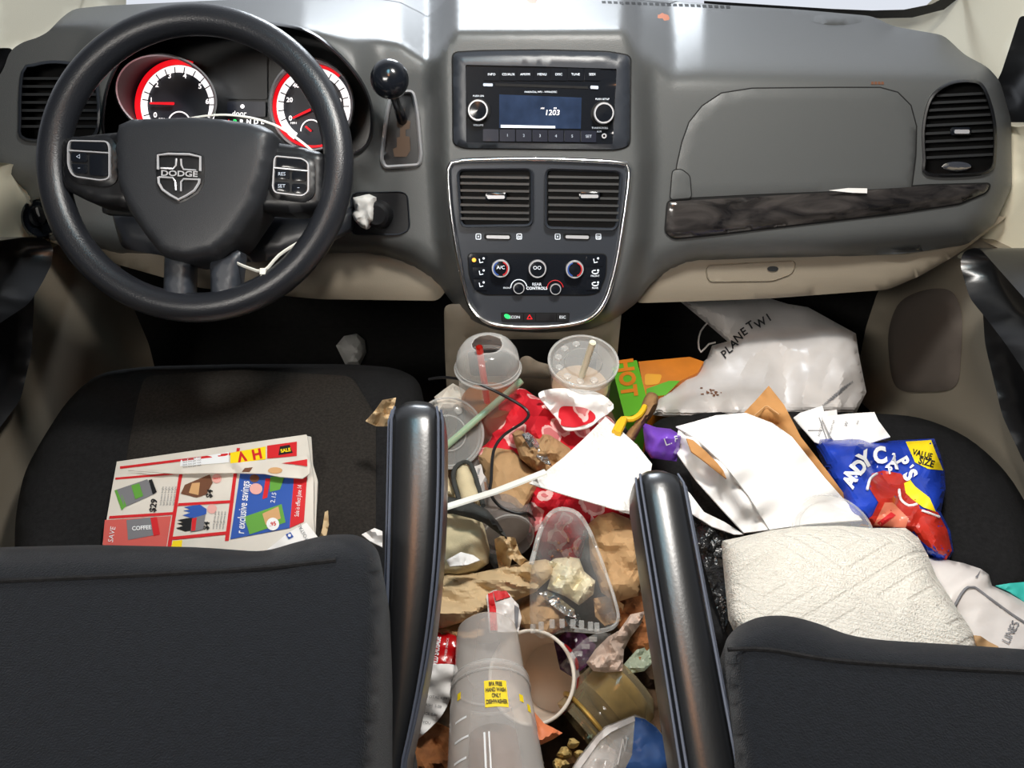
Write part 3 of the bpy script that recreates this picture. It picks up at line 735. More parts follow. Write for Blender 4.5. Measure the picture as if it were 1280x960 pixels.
def knob(cx, cy, r, par, name, h=None, ringm='satin', capm='gloss', base='pit', cols=None):
    h = h or (.0135 if r > 9 else .009)
    b = MB(); q = C(cx, cy, .006); rr_ = r * dash_s(cx, cy) / F; n = NF
    b.lathe([(rr_ * 1.16, .0), (rr_ * 1.16, .0015), (rr_, .002)], q, n, 0, 36); b.lathe([(rr_, .002), (rr_ * .98, h * .75)], q, n, 2, 36); b.lathe([(rr_ * .98, h * .75), (rr_ * .92, h), (rr_ * .80, h)], q, n, 1, 36); b.lathe([(rr_ * .80, h), (rr_ * .76, h * .93), (rr_ * .4, h * .97), (0, h)], q, n, 2, 36)
    o = b.build(name, [base, ringm, capm], par)
    return o, q, rr_, h
knob(598, 139, 13, face, 'radio_knob'); knob(753.5, 142.5, 13, face, 'radio_knob')
b = MB(); b.lathe([(.003, 0), (.003, .002), (.0016, .002), (.0016, 0)], C(755, 170, .006), NF, 0, 16); b.build('aux_jack', 'satin', face)

# ---------------------------------------------------------------- centre stack: chrome framed panel with vents and climate controls
stk = thing('centre_stack_panel', 'chrome framed centre panel with twin air vents and climate knobs', 'control panel', C(672, 408))
SO = cat_closed([(561, 222), (563, 207), (578, 201), (675, 199), (770, 203), (784, 208), (786, 222), (780, 270), (770, 330), (757, 374), (740, 396), (715, 405), (675, 409), (635, 408), (608, 402), (588, 382), (575, 330), (565, 270)], 6)
b = MB(); patch(b, SO, C, .006, .006, 0, 10); b.build('stack_plate', 'dash_dark', stk)
b = MB(); b.tube([C(x, y, .007) for x, y in SO], 4.2 * .95 / F, 0, True, 12, flat=.8); b.build('chrome_frame', 'chrome', stk, ang=70)
def cvent(ol, rows, kn):
    o = lin_closed(rpoly(ol, 6), 5)
    L = lambda x, y, l=0: C(x, y, l + .022)
    b = MB(); ring(b, scale_out(o, 4), o, L, [(0, -.02), (.3, -.008), (1, -.010), (1, -.0155)]); rt = b.build('centre_vent', 'dash_dark', stk, ang=60)
    b = MB(); patch(b, scale_out(o, 1), L, -.0155, 0, 0, 14); b.build('vent_duct', 'pit', rt)
    for y in rows:
        xa = min(p[0] for p in ol) + 1.5; xb = max(p[0] for p in ol) - 1.5; b = MB(); vs = []
        for x in (xa, xb):
            for dy, l in ((-1.5, -.008), (1.5, -.0075), (2.2, -.0145), (-.5, -.0145)): vs.append(L(x, y + dy + (x - xa) * .015, l))
        b.add(vs, [(0, 1, 5, 4), (1, 2, 6, 5), (2, 3, 7, 6), (3, 0, 4, 7), (3, 2, 1, 0), (4, 5, 6, 7)]); b.build('vent_slat', 'slat', rt)
    b = MB(); patch(b, rr(kn[0] - 13, kn[1] - 5, kn[0] + 13, kn[1] + 5, 3), L, -.003, .006, 0, 5, edge=3, edge_drop=.002); patch(b, rr(kn[0] - 11, kn[1] - 1.8, kn[0] + 11, kn[1] + 2.6, 2), L, -.0022, .001, 1, 6); b.build('vent_knob', ['gloss', 'satin'], rt)
cvent([(574, 214), (663, 213), (663, 280), (578, 281)], [221, 229, 238, 247, 256, 265, 273], (620, 246))
cvent([(684, 213), (775, 216), (769, 285), (684, 283)], [221, 229, 238, 247, 256, 265, 274], (737, 245))
for x in (623, 722):
    b = MB(); patch(b, lin_closed(rpoly([(x - 18, 292), (x + 16, 292.6), (x + 16, 300), (x - 18, 299)], 3), 5), C, .0065, 0, 1, 6); patch(b, lin_closed(rpoly([(x - 15, 294), (x + 14, 294.6), (x + 14, 298.8), (x - 15, 298)], 2), 5), C, .010, .003, 0, 6, edge=2, edge_drop=.001); b.build('vent_slider', ['satin', 'pit'], stk)
    b = MB()
    for dx in (-25, 26):
        q = rr(x + dx - 3, 292.5, x + dx + 3, 299, 1); b.tube([C(px_, py_, .0066) for px_, py_ in q], .0005, 0, True, 5)
        if dx > 0: text(b, '≈', C, x + dx, 296, 8, .0066, 0)
        else: text(b, '×', C, x + dx, 296, 6, .0066, 0)
    b.build('slider_icon', 'print', stk)
HV = lin_closed(rpoly([(585, 317), (758, 318), (757, 345), (748, 366), (735, 368.5), (605, 368), (594, 362), (587, 345)], 6), 6)
b = MB(); patch(b, scale_out(HV, 1.3), C, .0065, 0, 1, 14); patch(b, HV, C, .009, .003, 0, 12, edge=3, edge_drop=.001); hv = b.build('climate_panel', ['gloss', 'pit'], stk)
def hknob(cx, cy, r, label=None, col=False):
    o, q, rr_, h = knob(cx, cy, r, hv, 'climate_knob')
    b = MB(); x = V((1, 0, 0)); y = NF.cross(x)
    if col:
        for a0, a1, mi in ((110, 250, 0), (-70, 70, 1)):
            pts = [q + NF * (h + .0006) + (x * math.cos(math.radians(a)) + y * math.sin(math.radians(a))) * rr_ * .72 for a in range(a0, a1 + 1, 10)]; b.tube(pts, .0009, mi, seg=6)
    if label: text(b, label, C, cx, cy, r * .55, .006 + h + .001, 2)
    if b.v: b.build('knob_mark', ['blueink', 'red', 'print'], o)
hknob(626, 334.5, 11.5, 'A/C', True); hknob(671.5, 335, 11.5, 'OO'); hknob(717.5, 335.5, 11.5, None, True); hknob(648.5, 359.5, 7.2); hknob(694, 360.5, 7.2)
b = MB(); text(b, 'REAR\nCONTROLS', C, 671, 358, 5, .0098, 0, bold=.02); text(b, 'FRONT', C, 634, 360, 3, .0098, 0)
for cx, cy, rd in ((648.5, 359.5, 10), (694, 360.5, 10)): b.tube([C(x, y, .0098) for x, y in ell(cx, cy, rd, rd, 20, 0, math.pi * 1.0, math.pi * 2)], .0006, 1 if cx > 680 else 0, seg=5)
b.build('panel_print', ['print', 'red'], hv)
for i, y in enumerate((326, 341, 356)):
    for side, x0, x1 in ((0, 589 + i * 1.5, 609), (1, 733, 754 - i * 1.5)):
        b = MB(); patch(b, lin_closed(rpoly([(x0, y - 6.5), (x1, y - 6.5), (x1, y + 6.8), (x0 + (.8 if not side else 0), y + 6.8)], 1.5), 5), C, .0102, .0015, 0, 7, edge=2, edge_drop=.0006)
        cx = 601 if not side else 744
        px_tube(b, [(cx - 2, y - 2.5), (cx - 1, y + 2.5), (cx + 3, y + 1.5)] if not (side and i) else ell(cx, y - 1, 4, 2.2, 9)[:8], C, .0108, .7, 1, smooth=False, seg=5)
        b.add([C(*q, .0108) for q in ell(cx + 3.6, y - 3, 1.4, 1.4, 8)], [tuple(range(8))], 1)
        if side and i: text(b, 'FRONT' if i == 1 else 'REAR', C, cx, y + 4, 3.4, .0108, 1)
        if side == 0 and i == 0: b.add([C(*q, .011) for q in ell(592.5, y - 1, 2.6, 2.6, 12)], [tuple(range(12))], 2)
        b.build('climate_button', ['gloss', 'print', 'amber'], hv)
b = MB(); patch(b, lin_closed(rpoly([(626, 390.5), (712, 391), (711.5, 402.5), (627, 402)], 1.5), 6), C, .0068, 0, 0, 10); sw = b.build('switch_strip', 'pit', stk)
for x0, x1, s, pm in ((628, 654, '   ECON', 'print'), (655, 669, '△', 'g_red'), (670, 695, '', 'print'), (696, 710.5, 'ESC', 'print')):
    o = key([(x0, 391.8), (x1, 392), (x1, 401.5), (x0, 401.2)], s, 5 if len(s) != 1 else 8, sw, lift=.007, m_='black', pm=pm, name='strip_switch', h=.002)
    if x0 == 628:
        b = MB(); b.add([C(x, y, .0098) for x, y in ell(634, 395.5, 4, 2.6, 14, .5)], [tuple(range(14))]); b.build('green_lamp', 'g_green', sw)
# ================================================================== SETTING
def quadslab(name, pts, n, m_, mats=None):
    b = MB(); p = [V(q) for q in pts]; k = len(p); b.add(p + [q + V(n) for q in p], [tuple(range(k)), tuple(range(k, 2 * k))[::-1]] + [(i, (i + 1) % k, (i + 1) % k + k, i + k) for i in range(k)])
    return struct(b.build(name, m_))
quadslab('floor', [(-.85, -.9, .22), (.9, -.9, .22), (.9, 1.42, .22), (-.85, 1.42, .22)], (0, 0, -.04), 'carpet')
quadslab('wall_front', [(-.85, 1.36, .2), (.9, 1.36, .2), (.9, 1.36, .72), (-.85, 1.36, .72)], (0, .03, 0), 'carpet')
quadslab('wall_left', [(-.84, -.9, .2), (-.84, 1.42, .2), (-.84, 1.42, .80), (-.84, -.9, .86)], (-.03, 0, 0), 'door')
quadslab('wall_right', [(.88, -.9, .2), (.88, 1.42, .2), (.88, 1.42, .80), (.88, -.9, .86)], (.03, 0, 0), 'door')
WT = lambda z: 1.52 - (z - .86) * 1.1
g = quadslab('window_1', [(-.78, 1.50, .865), (.82, 1.50, .865), (.74, .80, 1.56), (-.70, .80, 1.56)], (0, .004, .004), M.setdefault('windscreen', clear('windscreen_glass', body=.03, edge=.4, rough=.02)))
b = MB(); b.add([(-.8, 1.49, .862), (.84, 1.49, .862), (.83, 1.485, .866), (-.79, 1.485, .866)], [(0, 1, 2, 3)])
b.add([Py(x, y, 1.478) for x, y in [(880, 1), (960, 6), (1040, 11), (1090, 13), (1130, 12), (1165, 5), (1205, -16), (1213, -14), (1180, 12), (1140, 22), (1100, 23), (1040, 18), (960, 12), (880, 7)]], [(0, 1, 12, 13), (1, 2, 11, 12), (2, 3, 10, 11), (3, 4, 9, 10), (4, 5, 8, 9), (5, 6, 7, 8)]); o = b.build('windscreen_seal', 'black', g)
# headliner with the dome lamp
quadslab('ceiling', [(-.75, -.9, 1.62), (.78, -.9, 1.62), (.74, .80, 1.58), (-.70, .80, 1.58)], (0, 0, .03), 'beige_light')
# pillars
def XS(X, slope=0):
    def f(px, py, l=0):
        p = Px(px, py, X); return p - V((math.copysign(l, X), 0, 0))
    return f
def side(name, ol, X, th, m_, parent=None, edge=10, drop=.012, r=10, step=12):
    b = MB(); patch(b, lin_closed(rpoly(ol, r), 10), XS(X), 0, 0, 0, step, edge=edge, edge_drop=drop, thickv=(math.copysign(th, X), 0, 0)); o = b.build(name, m_, parent, ang=60)
    return o
struct(side('trim_1', [(1088, 20), (1130, 22), (1160, 12), (1200, -25), (1290, -160), (1460, -160), (1330, -10), (1285, 30), (1270, 70), (1264, 150), (1225, 140), (1175, 95), (1095, 75)], .80, .05, 'beige_light', r=6))
struct(side('trim_2', [(92, 30), (60, 60), (20, 70), (-10, 90), (-12, 20), (-90, -160), (150, -160), (150, 10), (135, 20)], -.76, .05, 'beige_light', r=6))
PX = lambda x, y, z: pix(V((x, y, z)))
def door(name, X, panel, strip, arm, armtop, spk, dark):
    root = side(name, panel, X, .04, 'door', edge=16, drop=.02); struct(root)
    def kid(n, ol, dx, th, m_, **k):
        b = MB(); org = V(root.location)
        XX = X - math.copysign(dx, X)
        patch(b, lin_closed(rpoly(ol, k.pop('r', 10)), 8), XS(XX), 0, 0, 0, 10, thickv=(math.copysign(th, X), 0, 0), **k)
        o = b.build(n, m_, root, ang=60); return o
    kid('door_upper_trim', strip, .0, .03, 'beige_light', edge=8, edge_drop=.01)
    kid('door_lining', dark, .022, .04, 'black', edge=8, edge_drop=.01)
    a = kid('armrest', arm, .07, .09, 'leather', edge=16, edge_drop=.03)
    if armtop: 
        b = MB(); patch(b, lin_closed(rpoly(armtop, 6), 6), XS(X - math.copysign(.071, X)), 0, 0, 0, 8, puff=.004, puffw=8); b.build('armrest_pad', 'leather', a)
    if spk:
        b = MB(); patch(b, cat_closed(spk, 7), XS(X), .008, .004, 0, 9, edge=10, edge_drop=.006); b.build('speaker_grille', 'speaker', root)
    return root
door('door_1', -.66, [(30, 300), (60, 296), (130, 316), (150, 380), (172, 430), (182, 470), PX(-.66, .62, .24), PX(-.66, .12, .24), PX(-.66, .12, .74), PX(-.66, .60, .70), (34, 330)], [(-40, 200), (8, 205), (30, 214), (46, 272), (76, 300), (40, 318), (24, 306), (-40, 300)], [(-60, 304), (0, 296), (24, 297), (36, 308), (34, 330), (20, 356), (4, 380), (-60, 420)], None, None, [(-120, 330), (10, 330), (34, 340), (33, 380), (30, 440), (16, 500), (-30, 560), (-120, 660)])
door('door_2', .70, [(1112, 360), (1196, 316), (1236, 296), PX(.70, .70, .72), PX(.70, .12, .76), PX(.70, .12, .24), PX(.70, .70, .24), (1120, 530), (1085, 500), (1083, 470), (1095, 410)], [(1256, 150), (1278, 160), (1330, 150), (1330, 300), (1262, 330), (1200, 322), (1225, 308), (1246, 280), (1266, 232)], [(1228, 330), (1232, 314), (1252, 308), PX(.63, .50, .70), PX(.63, .18, .70), PX(.63, .18, .63), PX(.63, .50, .62), (1288, 430), (1264, 400), (1240, 372)], None, [(1112, 440), (1114, 405), (1128, 376), (1160, 362), (1190, 364), (1203, 390), (1203, 440), (1196, 482), (1160, 490), (1122, 484)], [(1236, 370), (1262, 395), (1300, 430), (1400, 480), (1400, 640), (1300, 600), (1262, 520), (1240, 430)])
struct(side('trim_3', [(1285, 20), (1272, 60), (1262, 90), (1253, 108), (1261, 140), (1266, 168), (1320, 190), (1360, 100), (1340, 20)], .74, .04, 'leather', r=5))
# the outside of the window line: dark left window trim
struct(side('trim_4', [(-6, 60), (4, 60), (8, 80), (2, 130), (2, 205), (-60, 215), (-60, 60)], -.70, .04, 'black', r=5))

# ================================================================== SEATS
def zs(z): return lambda px, py, l=0: Pz(px, py, z + l)
def shape(b, ol, zf, h, mi=0, step=12, edge=25, drop=.03, bump=None, rad=10):
    """cushion: outline seen from above at height zf(px,py), rolled rim, sides going down by h"""
    o = lin_closed(rpoly(ol, rad), 9); P, T, B = tri2d(o, step); Dd = edist(P, o); vs = []
    for i, (x, y) in enumerate(P):
        q = 1 - min(1, Dd[i] / edge); z = zf(x, y)
        dz = -drop * (1 - math.sqrt(max(0, 1 - q * q))) + (bump(x, y) if bump else 0)
        vs.append(Pz(x, y, z + dz))
    n = len(vs); lo = [p + V((0, 0, -h)) for p in vs]
    b.add(vs + lo, [tuple(t) for t in T] + [tuple(j + n for j in reversed(t)) for t in T] + [(q, p, p + n, q + n) for p, q in B], mi)
def seat(label, cush, insert, back, backz, seam, arm, armz, cz):
    r = thing('front_seat', label, 'front seat', Pz(sum(p[0] for p in cush) / len(cush), 700, .24))
    b = MB(); shape(b, cush, lambda x, y: cz, .16, edge=34, drop=.04, rad=40); b.build('seat_cushion', 'fabric', r, ang=70)
    b = MB(); o = lin_closed(rpoly(insert, 12), 9); patch(b, o, zs(cz), .0012, 0, 0, 14, puff=.006, puffw=10); b.build('cushion_insert', 'fabric_mid', r, ang=70)
    b = MB(); c = sum(p[0] for p in cush) / len(cush); q = Pz(c, 640, cz - .16); b.box(q + V((0, -.08, -.06)), (.18, 0, 0), (0, .16, 0), (0, 0, .085)); b.build('seat_base', 'black', r)
    b = MB(); shape(b, back, backz, .34, edge=30, drop=.035, rad=22, step=14); bk = b.build('backrest', 'velour', r, ang=70)
    b = MB()
    b.tube([Pz(x, y, backz(x, y) + .0004) for x, y in cat_open(seam, 12)], .0016, 0, seg=6); b.build('seam', 'fabric', bk)
    # fold-down armrest: a padded bar between two end points
    (x0, x1, y0, d0), (xn0, xn1, yn, dn) = arm; tp = 2.6 if armz else 1
    A0, A1 = Pd(x0, y0, d0), Pd(x1, y0, d0); B0, B1 = Pd(xn0, yn, dn), Pd(xn1, yn, dn)
    Ca, Cb = (A0 + A1) / 2, (B0 + B1) / 2; w0, w1 = (A1 - A0).length / 2, (B1 - B0).length / 2
    along = (Cb - Ca); L = along.length; along.normalize(); sx = (A1 - A0).normalized(); up = sx.cross(along); up = up if up.z > 0 else -up
    Nn = 30; S = 36; vs = []; fs = []; th = .028
    for i in range(Nn + 1):
        t = i / Nn * 1.35; d = t * L; w = w0 + (w1 - w0) * min(1, t) ** tp; off_ = sx * (w - (w0 + (w1 - w0) * min(1, t))); hh = th
        if d < .022: q = math.sqrt(max(0, 1 - ((.022 - d) / .022) ** 2)); w *= .62 + .38 * q; hh *= .45 + .55 * q
        c = Ca + along * d + off_
        for k in range(S):
            a = 2 * math.pi * k / S; ca, sa = math.cos(a), math.sin(a)
            ex = math.copysign(abs(ca) ** .45, ca); ey = math.copysign(abs(sa) ** .55, sa)
            vs.append(c + sx * ex * w + up * (ey * hh - th + (.006 * (1 - ex * ex) if sa > 0 else 0)))
    for i in range(Nn):
        for k in range(S): q = (k + 1) % S; fs.append((i * S + k, i * S + q, (i + 1) * S + q, (i + 1) * S + k))
    fs.append(tuple(range(S))[::-1]); fs.append(tuple(Nn * S + k for k in range(S)))
    b = MB(); b.add(vs, fs); ar = b.build('armrest', 'leather', r, ang=60)
    for sgn in (-1, 1):
        for off in (.80, .93):
            b = MB(); pts = []
            for i in range(26):
                t = .03 + i / 25 * 1.2; d = t * L; w = w0 + (w1 - w0) * min(1, t) ** tp; off_ = sx * (w - (w0 + (w1 - w0) * min(1, t)))
                if d < .022: w *= .62 + .38 * math.sqrt(max(0, 1 - ((.022 - d) / .022) ** 2))
                pts.append(Ca + along * d + off_ + sx * (sgn * off * w) + up * ((.0022 if off < .9 else -.0042) - (.006 if i < 1 else 0)))
            b.tube(pts, .0011, 0, seg=5); b.build('stitching', 'stitch', ar)
    q = Ca + along * L * 1.2 - up * .045; b = MB(); b.lathe([(0, -.03), (.022, -.03), (.024, 0), (.022, .03), (0, .03)], q, sx, 0, 20); b.build('armrest_pivot', 'black', r)
    return r
bz1 = lambda x, y: .80
driver = seat('dark cloth driver seat with a shiny black armrest, behind the steering wheel', [(18, 650), (30, 590), (52, 550), (84, 500), (122, 466), (180, 458), (300, 455), (440, 455), (496, 460), (524, 474), (534, 520), (526, 640), (505, 800), (20, 800)],
     [(172, 500), (180, 470), (300, 462), (440, 470), (470, 520), (470, 760), (130, 760), (160, 560)],
     [(-200, 690), (0, 684), (120, 681), (250, 684), (330, 690), (372, 677), (410, 668), (448, 668), (472, 684), (480, 720), (480, 800), (474, 900), (462, 1100), (-300, 1100)], bz1,
     [(-100, 730), (100, 722), (300, 712), (420, 700)], ((483, 555, 495, .62), (474, 506, 955, .50)), 1, .55)
bz2 = lambda x, y: .755
pass_ = seat('dark cloth passenger seat with a shiny black armrest, on the right', [(806, 540), (826, 522), (900, 514), (1060, 515), (1150, 520), (1210, 545), (1260, 590), (1300, 660), (1300, 820), (880, 820), (850, 680)],
     [(850, 540), (880, 522), (1040, 520), (1110, 540), (1130, 640), (1140, 800), (910, 800)],
     [(904, 830), (906, 800), (922, 782), (950, 770), (985, 769), (1020, 778), (1060, 794), (1100, 800), (1200, 806), (1330, 815), (1600, 830), (1700, 1100), (938, 1100), (918, 940)], bz2,
     [(910, 812), (960, 812), (1050, 826), (1200, 836), (1400, 846)], ((790, 856, 580, .60), (856, 936, 1000, .46)), 0, .55)

# floor console between the seats, with the beige lower stack
cons = thing('floor_console', 'beige lower console with cup holder tray below the chrome framed panel', 'console', (.03, .84, .24))
def FY(y): return lambda px, py, l=0: Py(px, py, y - l)
b = MB(); patch(b, lin_closed(rpoly([(555, 380), (778, 380), (772, 440), (768, 520), (760, 640), (570, 640), (560, 520), (556, 440)], 10), 9), FY(.868), 0, .12, 0, 14, [lin_closed(rpoly([(583, 424), (748, 424), (744, 470), (588, 470)], 6), 8)], edge=10, edge_drop=.006); b.build('console_front', 'beige', cons, ang=60)
b = MB(); patch(b, lin_closed([(575, 418), (756, 418), (752, 480), (580, 480)], 12), FY(.91), 0, 0, 0, 20); b.build('storage_pocket', 'pit', cons)
b = MB(); patch(b, lin_closed(rpoly([(648, 472), (650, 447), (660, 444), (672, 452), (688, 456), (688, 474)], 5), 5), FY(.80), 0, .02, 0, 8, edge=4, edge_drop=.003); b.build('cup_divider', 'beige', cons, ang=60)
b = MB(); b.box((.03, .74, .43), (.11, 0, 0), (0, .085, 0), (0, 0, .025)); b.build('cup_tray', 'slat', cons, bevel=.006)
b = MB(); b.box((.03, .42, .30), (.10, 0, 0), (0, .24, 0), (0, 0, .06)); b.build('console_bin', 'black', cons, bevel=.01)
# ================================================================== THE LITTER
def ZB(py): return lerp_tab([(470, .505), (560, .50), (700, .475), (960, .43)], py)
def zo(pts, dz):
    """outline lying dz above the heap; points may carry their own extra height"""
    return [(p[0], p[1], ZB(p[1]) + dz + (p[2] if len(p) > 2 else 0)) for p in pts]
def sheet(name, label, cat, m_, outline, thick=.0012, group=None, **k):
    s = Sheet(outline, **k); b = MB(); s.fill(b, thick); o = b.build(name, m_, ang=14 if k.get('amp', 0) > .004 else 40); tag(o, label, cat, group); return o, s
def multi(name, label, cat, mats, outline, deco, thick=.0012, group=None, ang=40, **k):
    """one sheet with its printing in the same mesh"""
    s = Sheet(outline, **k); b = MB(); s.fill(b, thick); deco(b, s); o = b.build(name, mats, ang=ang); tag(o, label, cat, group); return o, s

# heap that fills the gap under the named pieces
s = Sheet([(548, 560, .44), (600, 500, .44), (760, 500, .44), (800, 560, .44), (812, 700, .42), (830, 970, .38), (480, 1000, .38), (530, 820, .40), (548, 700, .42)], amp=.022, freq=.022, seed=5, step=6)
b = MB(); s.fill(b, .05); o = b.build('litter', M.setdefault('litter', mat('dark_litter', (92, 70, 50), .9, bump=.6, bscale=80, var=.45, vscale=30, bdist=.004))); tag(o, 'dark heap of crumpled brown litter filling the gap between the seats', 'litter'); o['kind'] = 'stuff'

# ---------------------------------------------------------------- drinks in the tray
def cup_dome():
    r = thing('iced_tea_cup', 'clear plastic cup with domed lid and torn hole, in the left of the tray', 'cup', (.0, .725, .47))
    c = Pd(610, 461, .925); r.location = (c.x, c.y, .456); u = V((0, 0, 1))
    b = MB(); b.lathe([(.028, -.158), (.0375, -.004), (.039, -.002), (.0395, .001)], c, u, 0, 48); b.lathe([(0, -.158), (.028, -.158)], c, u, 0, 48); b.build('cup_body', 'clear', r)
    b = MB(); b.lathe([(0, -.155), (.0275, -.155), (.0345, -.05), (0, -.05)], c, u, 0, 40); b.build('drink', 'tea', r)
    b = MB(); b.lathe([(.0395, -.001), (.0405, .003), (.0385, .006), (.0383, .014), (.036, .024), (.030, .033), (.0235, .037), (.0185, .0375)], c, u, 0, 56); b.build('dome_lid', 'clear_lid', r)
    b = MB()
    for rad, h, t in ((.0402, .002, .0011), (.0385, .0065, .0007)): b.tube([c + V((rad * math.cos(a), rad * math.sin(a), h)) for a in np.linspace(0, 2 * math.pi, 61)[:-1]], t, 0, True, 6)
    rng = random.Random(4); b.tube([c + V(((.0185 + rng.uniform(-.0008, .0008)) * math.cos(a), .0185 * math.sin(a), .0375 + rng.uniform(-.0006, .0006))) for a in np.linspace(0, 2 * math.pi, 33)[:-1]], .0008, 0, True, 6); b.build('lid_rim', 'clear_lid', r)
    p1 = Pd(599, 434, .882); p0 = c + V((-.002, -.004, -.05)); st = MB(); st.tube([p0, p1], .0042, 0, seg=14, caps=False); st.tube([p0, p1], .0034, 0, seg=14, caps=False); o = st.build('straw', 'straw_red'); tag(o, 'short red straw standing in the dome lidded cup', 'straw')
cup_dome()
def cup_flat():
    c = Pd(729, 453, .93); u = V((.02, -.17, 1)).normalized(); r = thing('iced_coffee_cup', 'iced coffee cup with flat clear lid and pale straw, right of the domed cup', 'cup', (c.x, c.y + .02, .456))
    b = MB(); b.lathe([(.029, -.14), (.0395, -.006), (.041, -.002)], c, u, 0, 48); b.lathe([(0, -.14), (.029, -.14)], c, u, 0, 48); b.build('cup_body', 'clear', r)
    b = MB(); b.lathe([(0, -.138), (.0285, -.138), (.0355, -.045), (0, -.045)], c, u, 0, 40); b.build('drink', 'coffee', r)
    b = MB(); b.lathe([(.0425, -.006), (.0432, .0), (.0425, .0035), (.040, .0045), (.0385, .0015), (.0375, -.001), (.024, -.001), (.0225, .0015), (.020, .002), (0, .0022)], c, u, 0, 60); b.build('flat_lid', 'clear_lid', r)
    x = u.orthogonal().normalized(); y = u.cross(x); b = MB()
    b.tube([c + (x * math.cos(a) + y * math.sin(a)) * .0425 + u * .003 for a in np.linspace(0, 2 * math.pi, 61)[:-1]], .0013, 0, True, 8)
    b.build('lid_rim', 'clear_lid', r)
    for k in range(7):
        a = k * .55 + 1.0; q = c + (x * math.cos(a) + y * math.sin(a)) * .031; b = MB(); b.lathe([(.0048, -.001), (.0045, .0012), (.003, .0018), (0, .002)], q, u, 0, 14); b.build('lid_bubble', 'clear_lid', r)
    p0 = Pd(727, 470, .915); p1 = Pd(741, 428, .868); b = MB(); b.tube([p0, p1], .0040, 0, seg=14); b.tube([p1, p1 + (p1 - p0) * .01], .0026, 0, seg=10); o = b.build('straw', M.setdefault('straw_pale', mat('pale_straw', (232, 224, 196), .35))); tag(o, 'short cream straw poking out of the flat coffee lid', 'straw')
cup_flat()

# ---------------------------------------------------------------- passenger footwell
def green_box():
    top = [Pz(765, 455, .50), Pz(797, 450, .50), Pz(812, 510, .50), Pz(782, 520, .50)]
    r = thing('snack_carton', 'green carton with orange lettering and orange side, in the passenger footwell', 'carton', (.16, .82, .30))
    b = MB(); S = zs(.50); patch(b, lin_closed(rpoly([(764, 455), (796, 450), (812, 512), (781, 522)], 2), 6), S, 0, 0, 0, 9, thickv=(0, 0, -.16)); 
    b.build('carton_top', 'green_box', r)
    b = MB(); text(b, 'HOT', S, 783, 472, 27, .001, 0, -82, aspect=.8, bold=.05); b.build('carton_lettering', 'orange_box', r)
    b = MB(); S2 = zs(.47); patch(b, lin_closed([(798, 452), (862, 446), (880, 452), (872, 466), (846, 478), (832, 494), (806, 494)], 6), S2, 0, 0, 0, 9, thickv=(0, 0, -.12)); b.build('carton_side', 'orange_box', r)
    b = MB(); patch(b, lin_closed(rpoly([(806, 467), (828, 468), (824, 480), (806, 482)], 4), 5), S2, .0006, 0, 0, 7); patch(b, lin_closed([(808, 486), (836, 476), (850, 476), (832, 494), (808, 496)], 5), S2, .0006, 0, 1, 7); b.build('carton_print', [M.setdefault('amberink', mat('amber_ink', (226, 160, 40), .5)), 'green_box'], r)
green_box()
def store_bag():
    r = thing('plastic_bag', 'large crumpled white plastic shopping bag in the passenger footwell', 'bag', (.36, .98, .36))
    ol = [(850, 374, .44), (900, 376, .45), (962, 373, .45), (985, 380, .45), (1010, 384, .45), (1070, 417, .46), (1073, 440, .47), (1083, 490, .47), (1074, 508, .48), (1070, 516, .48), (1040, 517, .49), (930, 520, .50), (858, 520, .49), (812, 516, .47), (824, 496, .45), (846, 480, .44), (868, 462, .44), (884, 448, .45), (890, 432, .46), (912, 426, .46), (884, 402, .45)]
    s = Sheet(ol, amp=.017, freq=.013, seed=9, puff=.03, puffw=40, step=4)
    b = MB(); s.fill(b, .004); body = b.build('bag_body', 'plasticbag', r, ang=14)
    b = MB()
    for ch, px_, py_, a in (('P', 906, 443, 38), ('L', 911, 437, 36), ('A', 917, 430, 36), ('N', 923, 422, 36), ('E', 930, 415, 34), ('T', 938, 407, 33), ('W', 951, 404, 33), ('I', 961, 397, 33)): s.text(b, ch, px_, py_, 14, 0, a, lift=.003, bold=.02)
    b.build('bag_print', 'ink', r); b = MB()
    for k in range(5): s.text(b, 'reuse bag keep away', 1040 + k * 3.2, 496 - k * 2, 4.2, 1, 42, lift=.003)
    b.build('small_print', ['ink', 'grayink'], r)
    b = MB()
    for k in range(14):
        cx, cy = 882 + random.gauss(10, 9), 490 + random.gauss(0, 3); s.decal(b, ell(cx, cy, random.uniform(.8, 2.6), random.uniform(.6, 1.6), 8), 0, .003, lin=False, step=3)
    b.build('stain', M.setdefault('rust_stain', mat('brown_stain', (120, 78, 54), .8)), r)
    b = MB(); b.tube([s(x, y, .004) for x, y in cat_open([(884, 404), (876, 414), (873, 428), (876, 440), (886, 430), (894, 428)], 5)], .0015, 0, seg=6); b.build('bag_handle', 'plasticbag', r)
store_bag()
o, s = sheet('tissue', 'small crumpled white tissue on the driver side floor', 'tissue', 'tissue', [(420, 432, .23), (430, 420, .23), (446, 417, .23), (456, 425, .23), (458, 440, .23), (450, 456, .23), (432, 456, .23)], amp=.008, freq=.06, puff=.02, puffw=12, step=4)

# tissue pulled through the ignition pocket
def ign():
    r = [(441, 247), (450, 245), (458, 243), (467, 247), (468, 262), (466, 276), (458, 287), (451, 284), (443, 275), (440, 268), (444, 262), (442, 255)]
    f = lambda x, y, l=0: DASH(x, y, .022 + l + .004 * crease(x, y, .12, 2))
    b = MB(); patch(b, lin_closed(r, 3), f, 0, 0, 0, 3, puff=.012, puffw=8, thickv=NF * -.02); o = b.build('tissue', 'tissue', ang=50); tag(o, 'white tissue knotted in the ignition pocket beside the wheel', 'tissue')
ign()
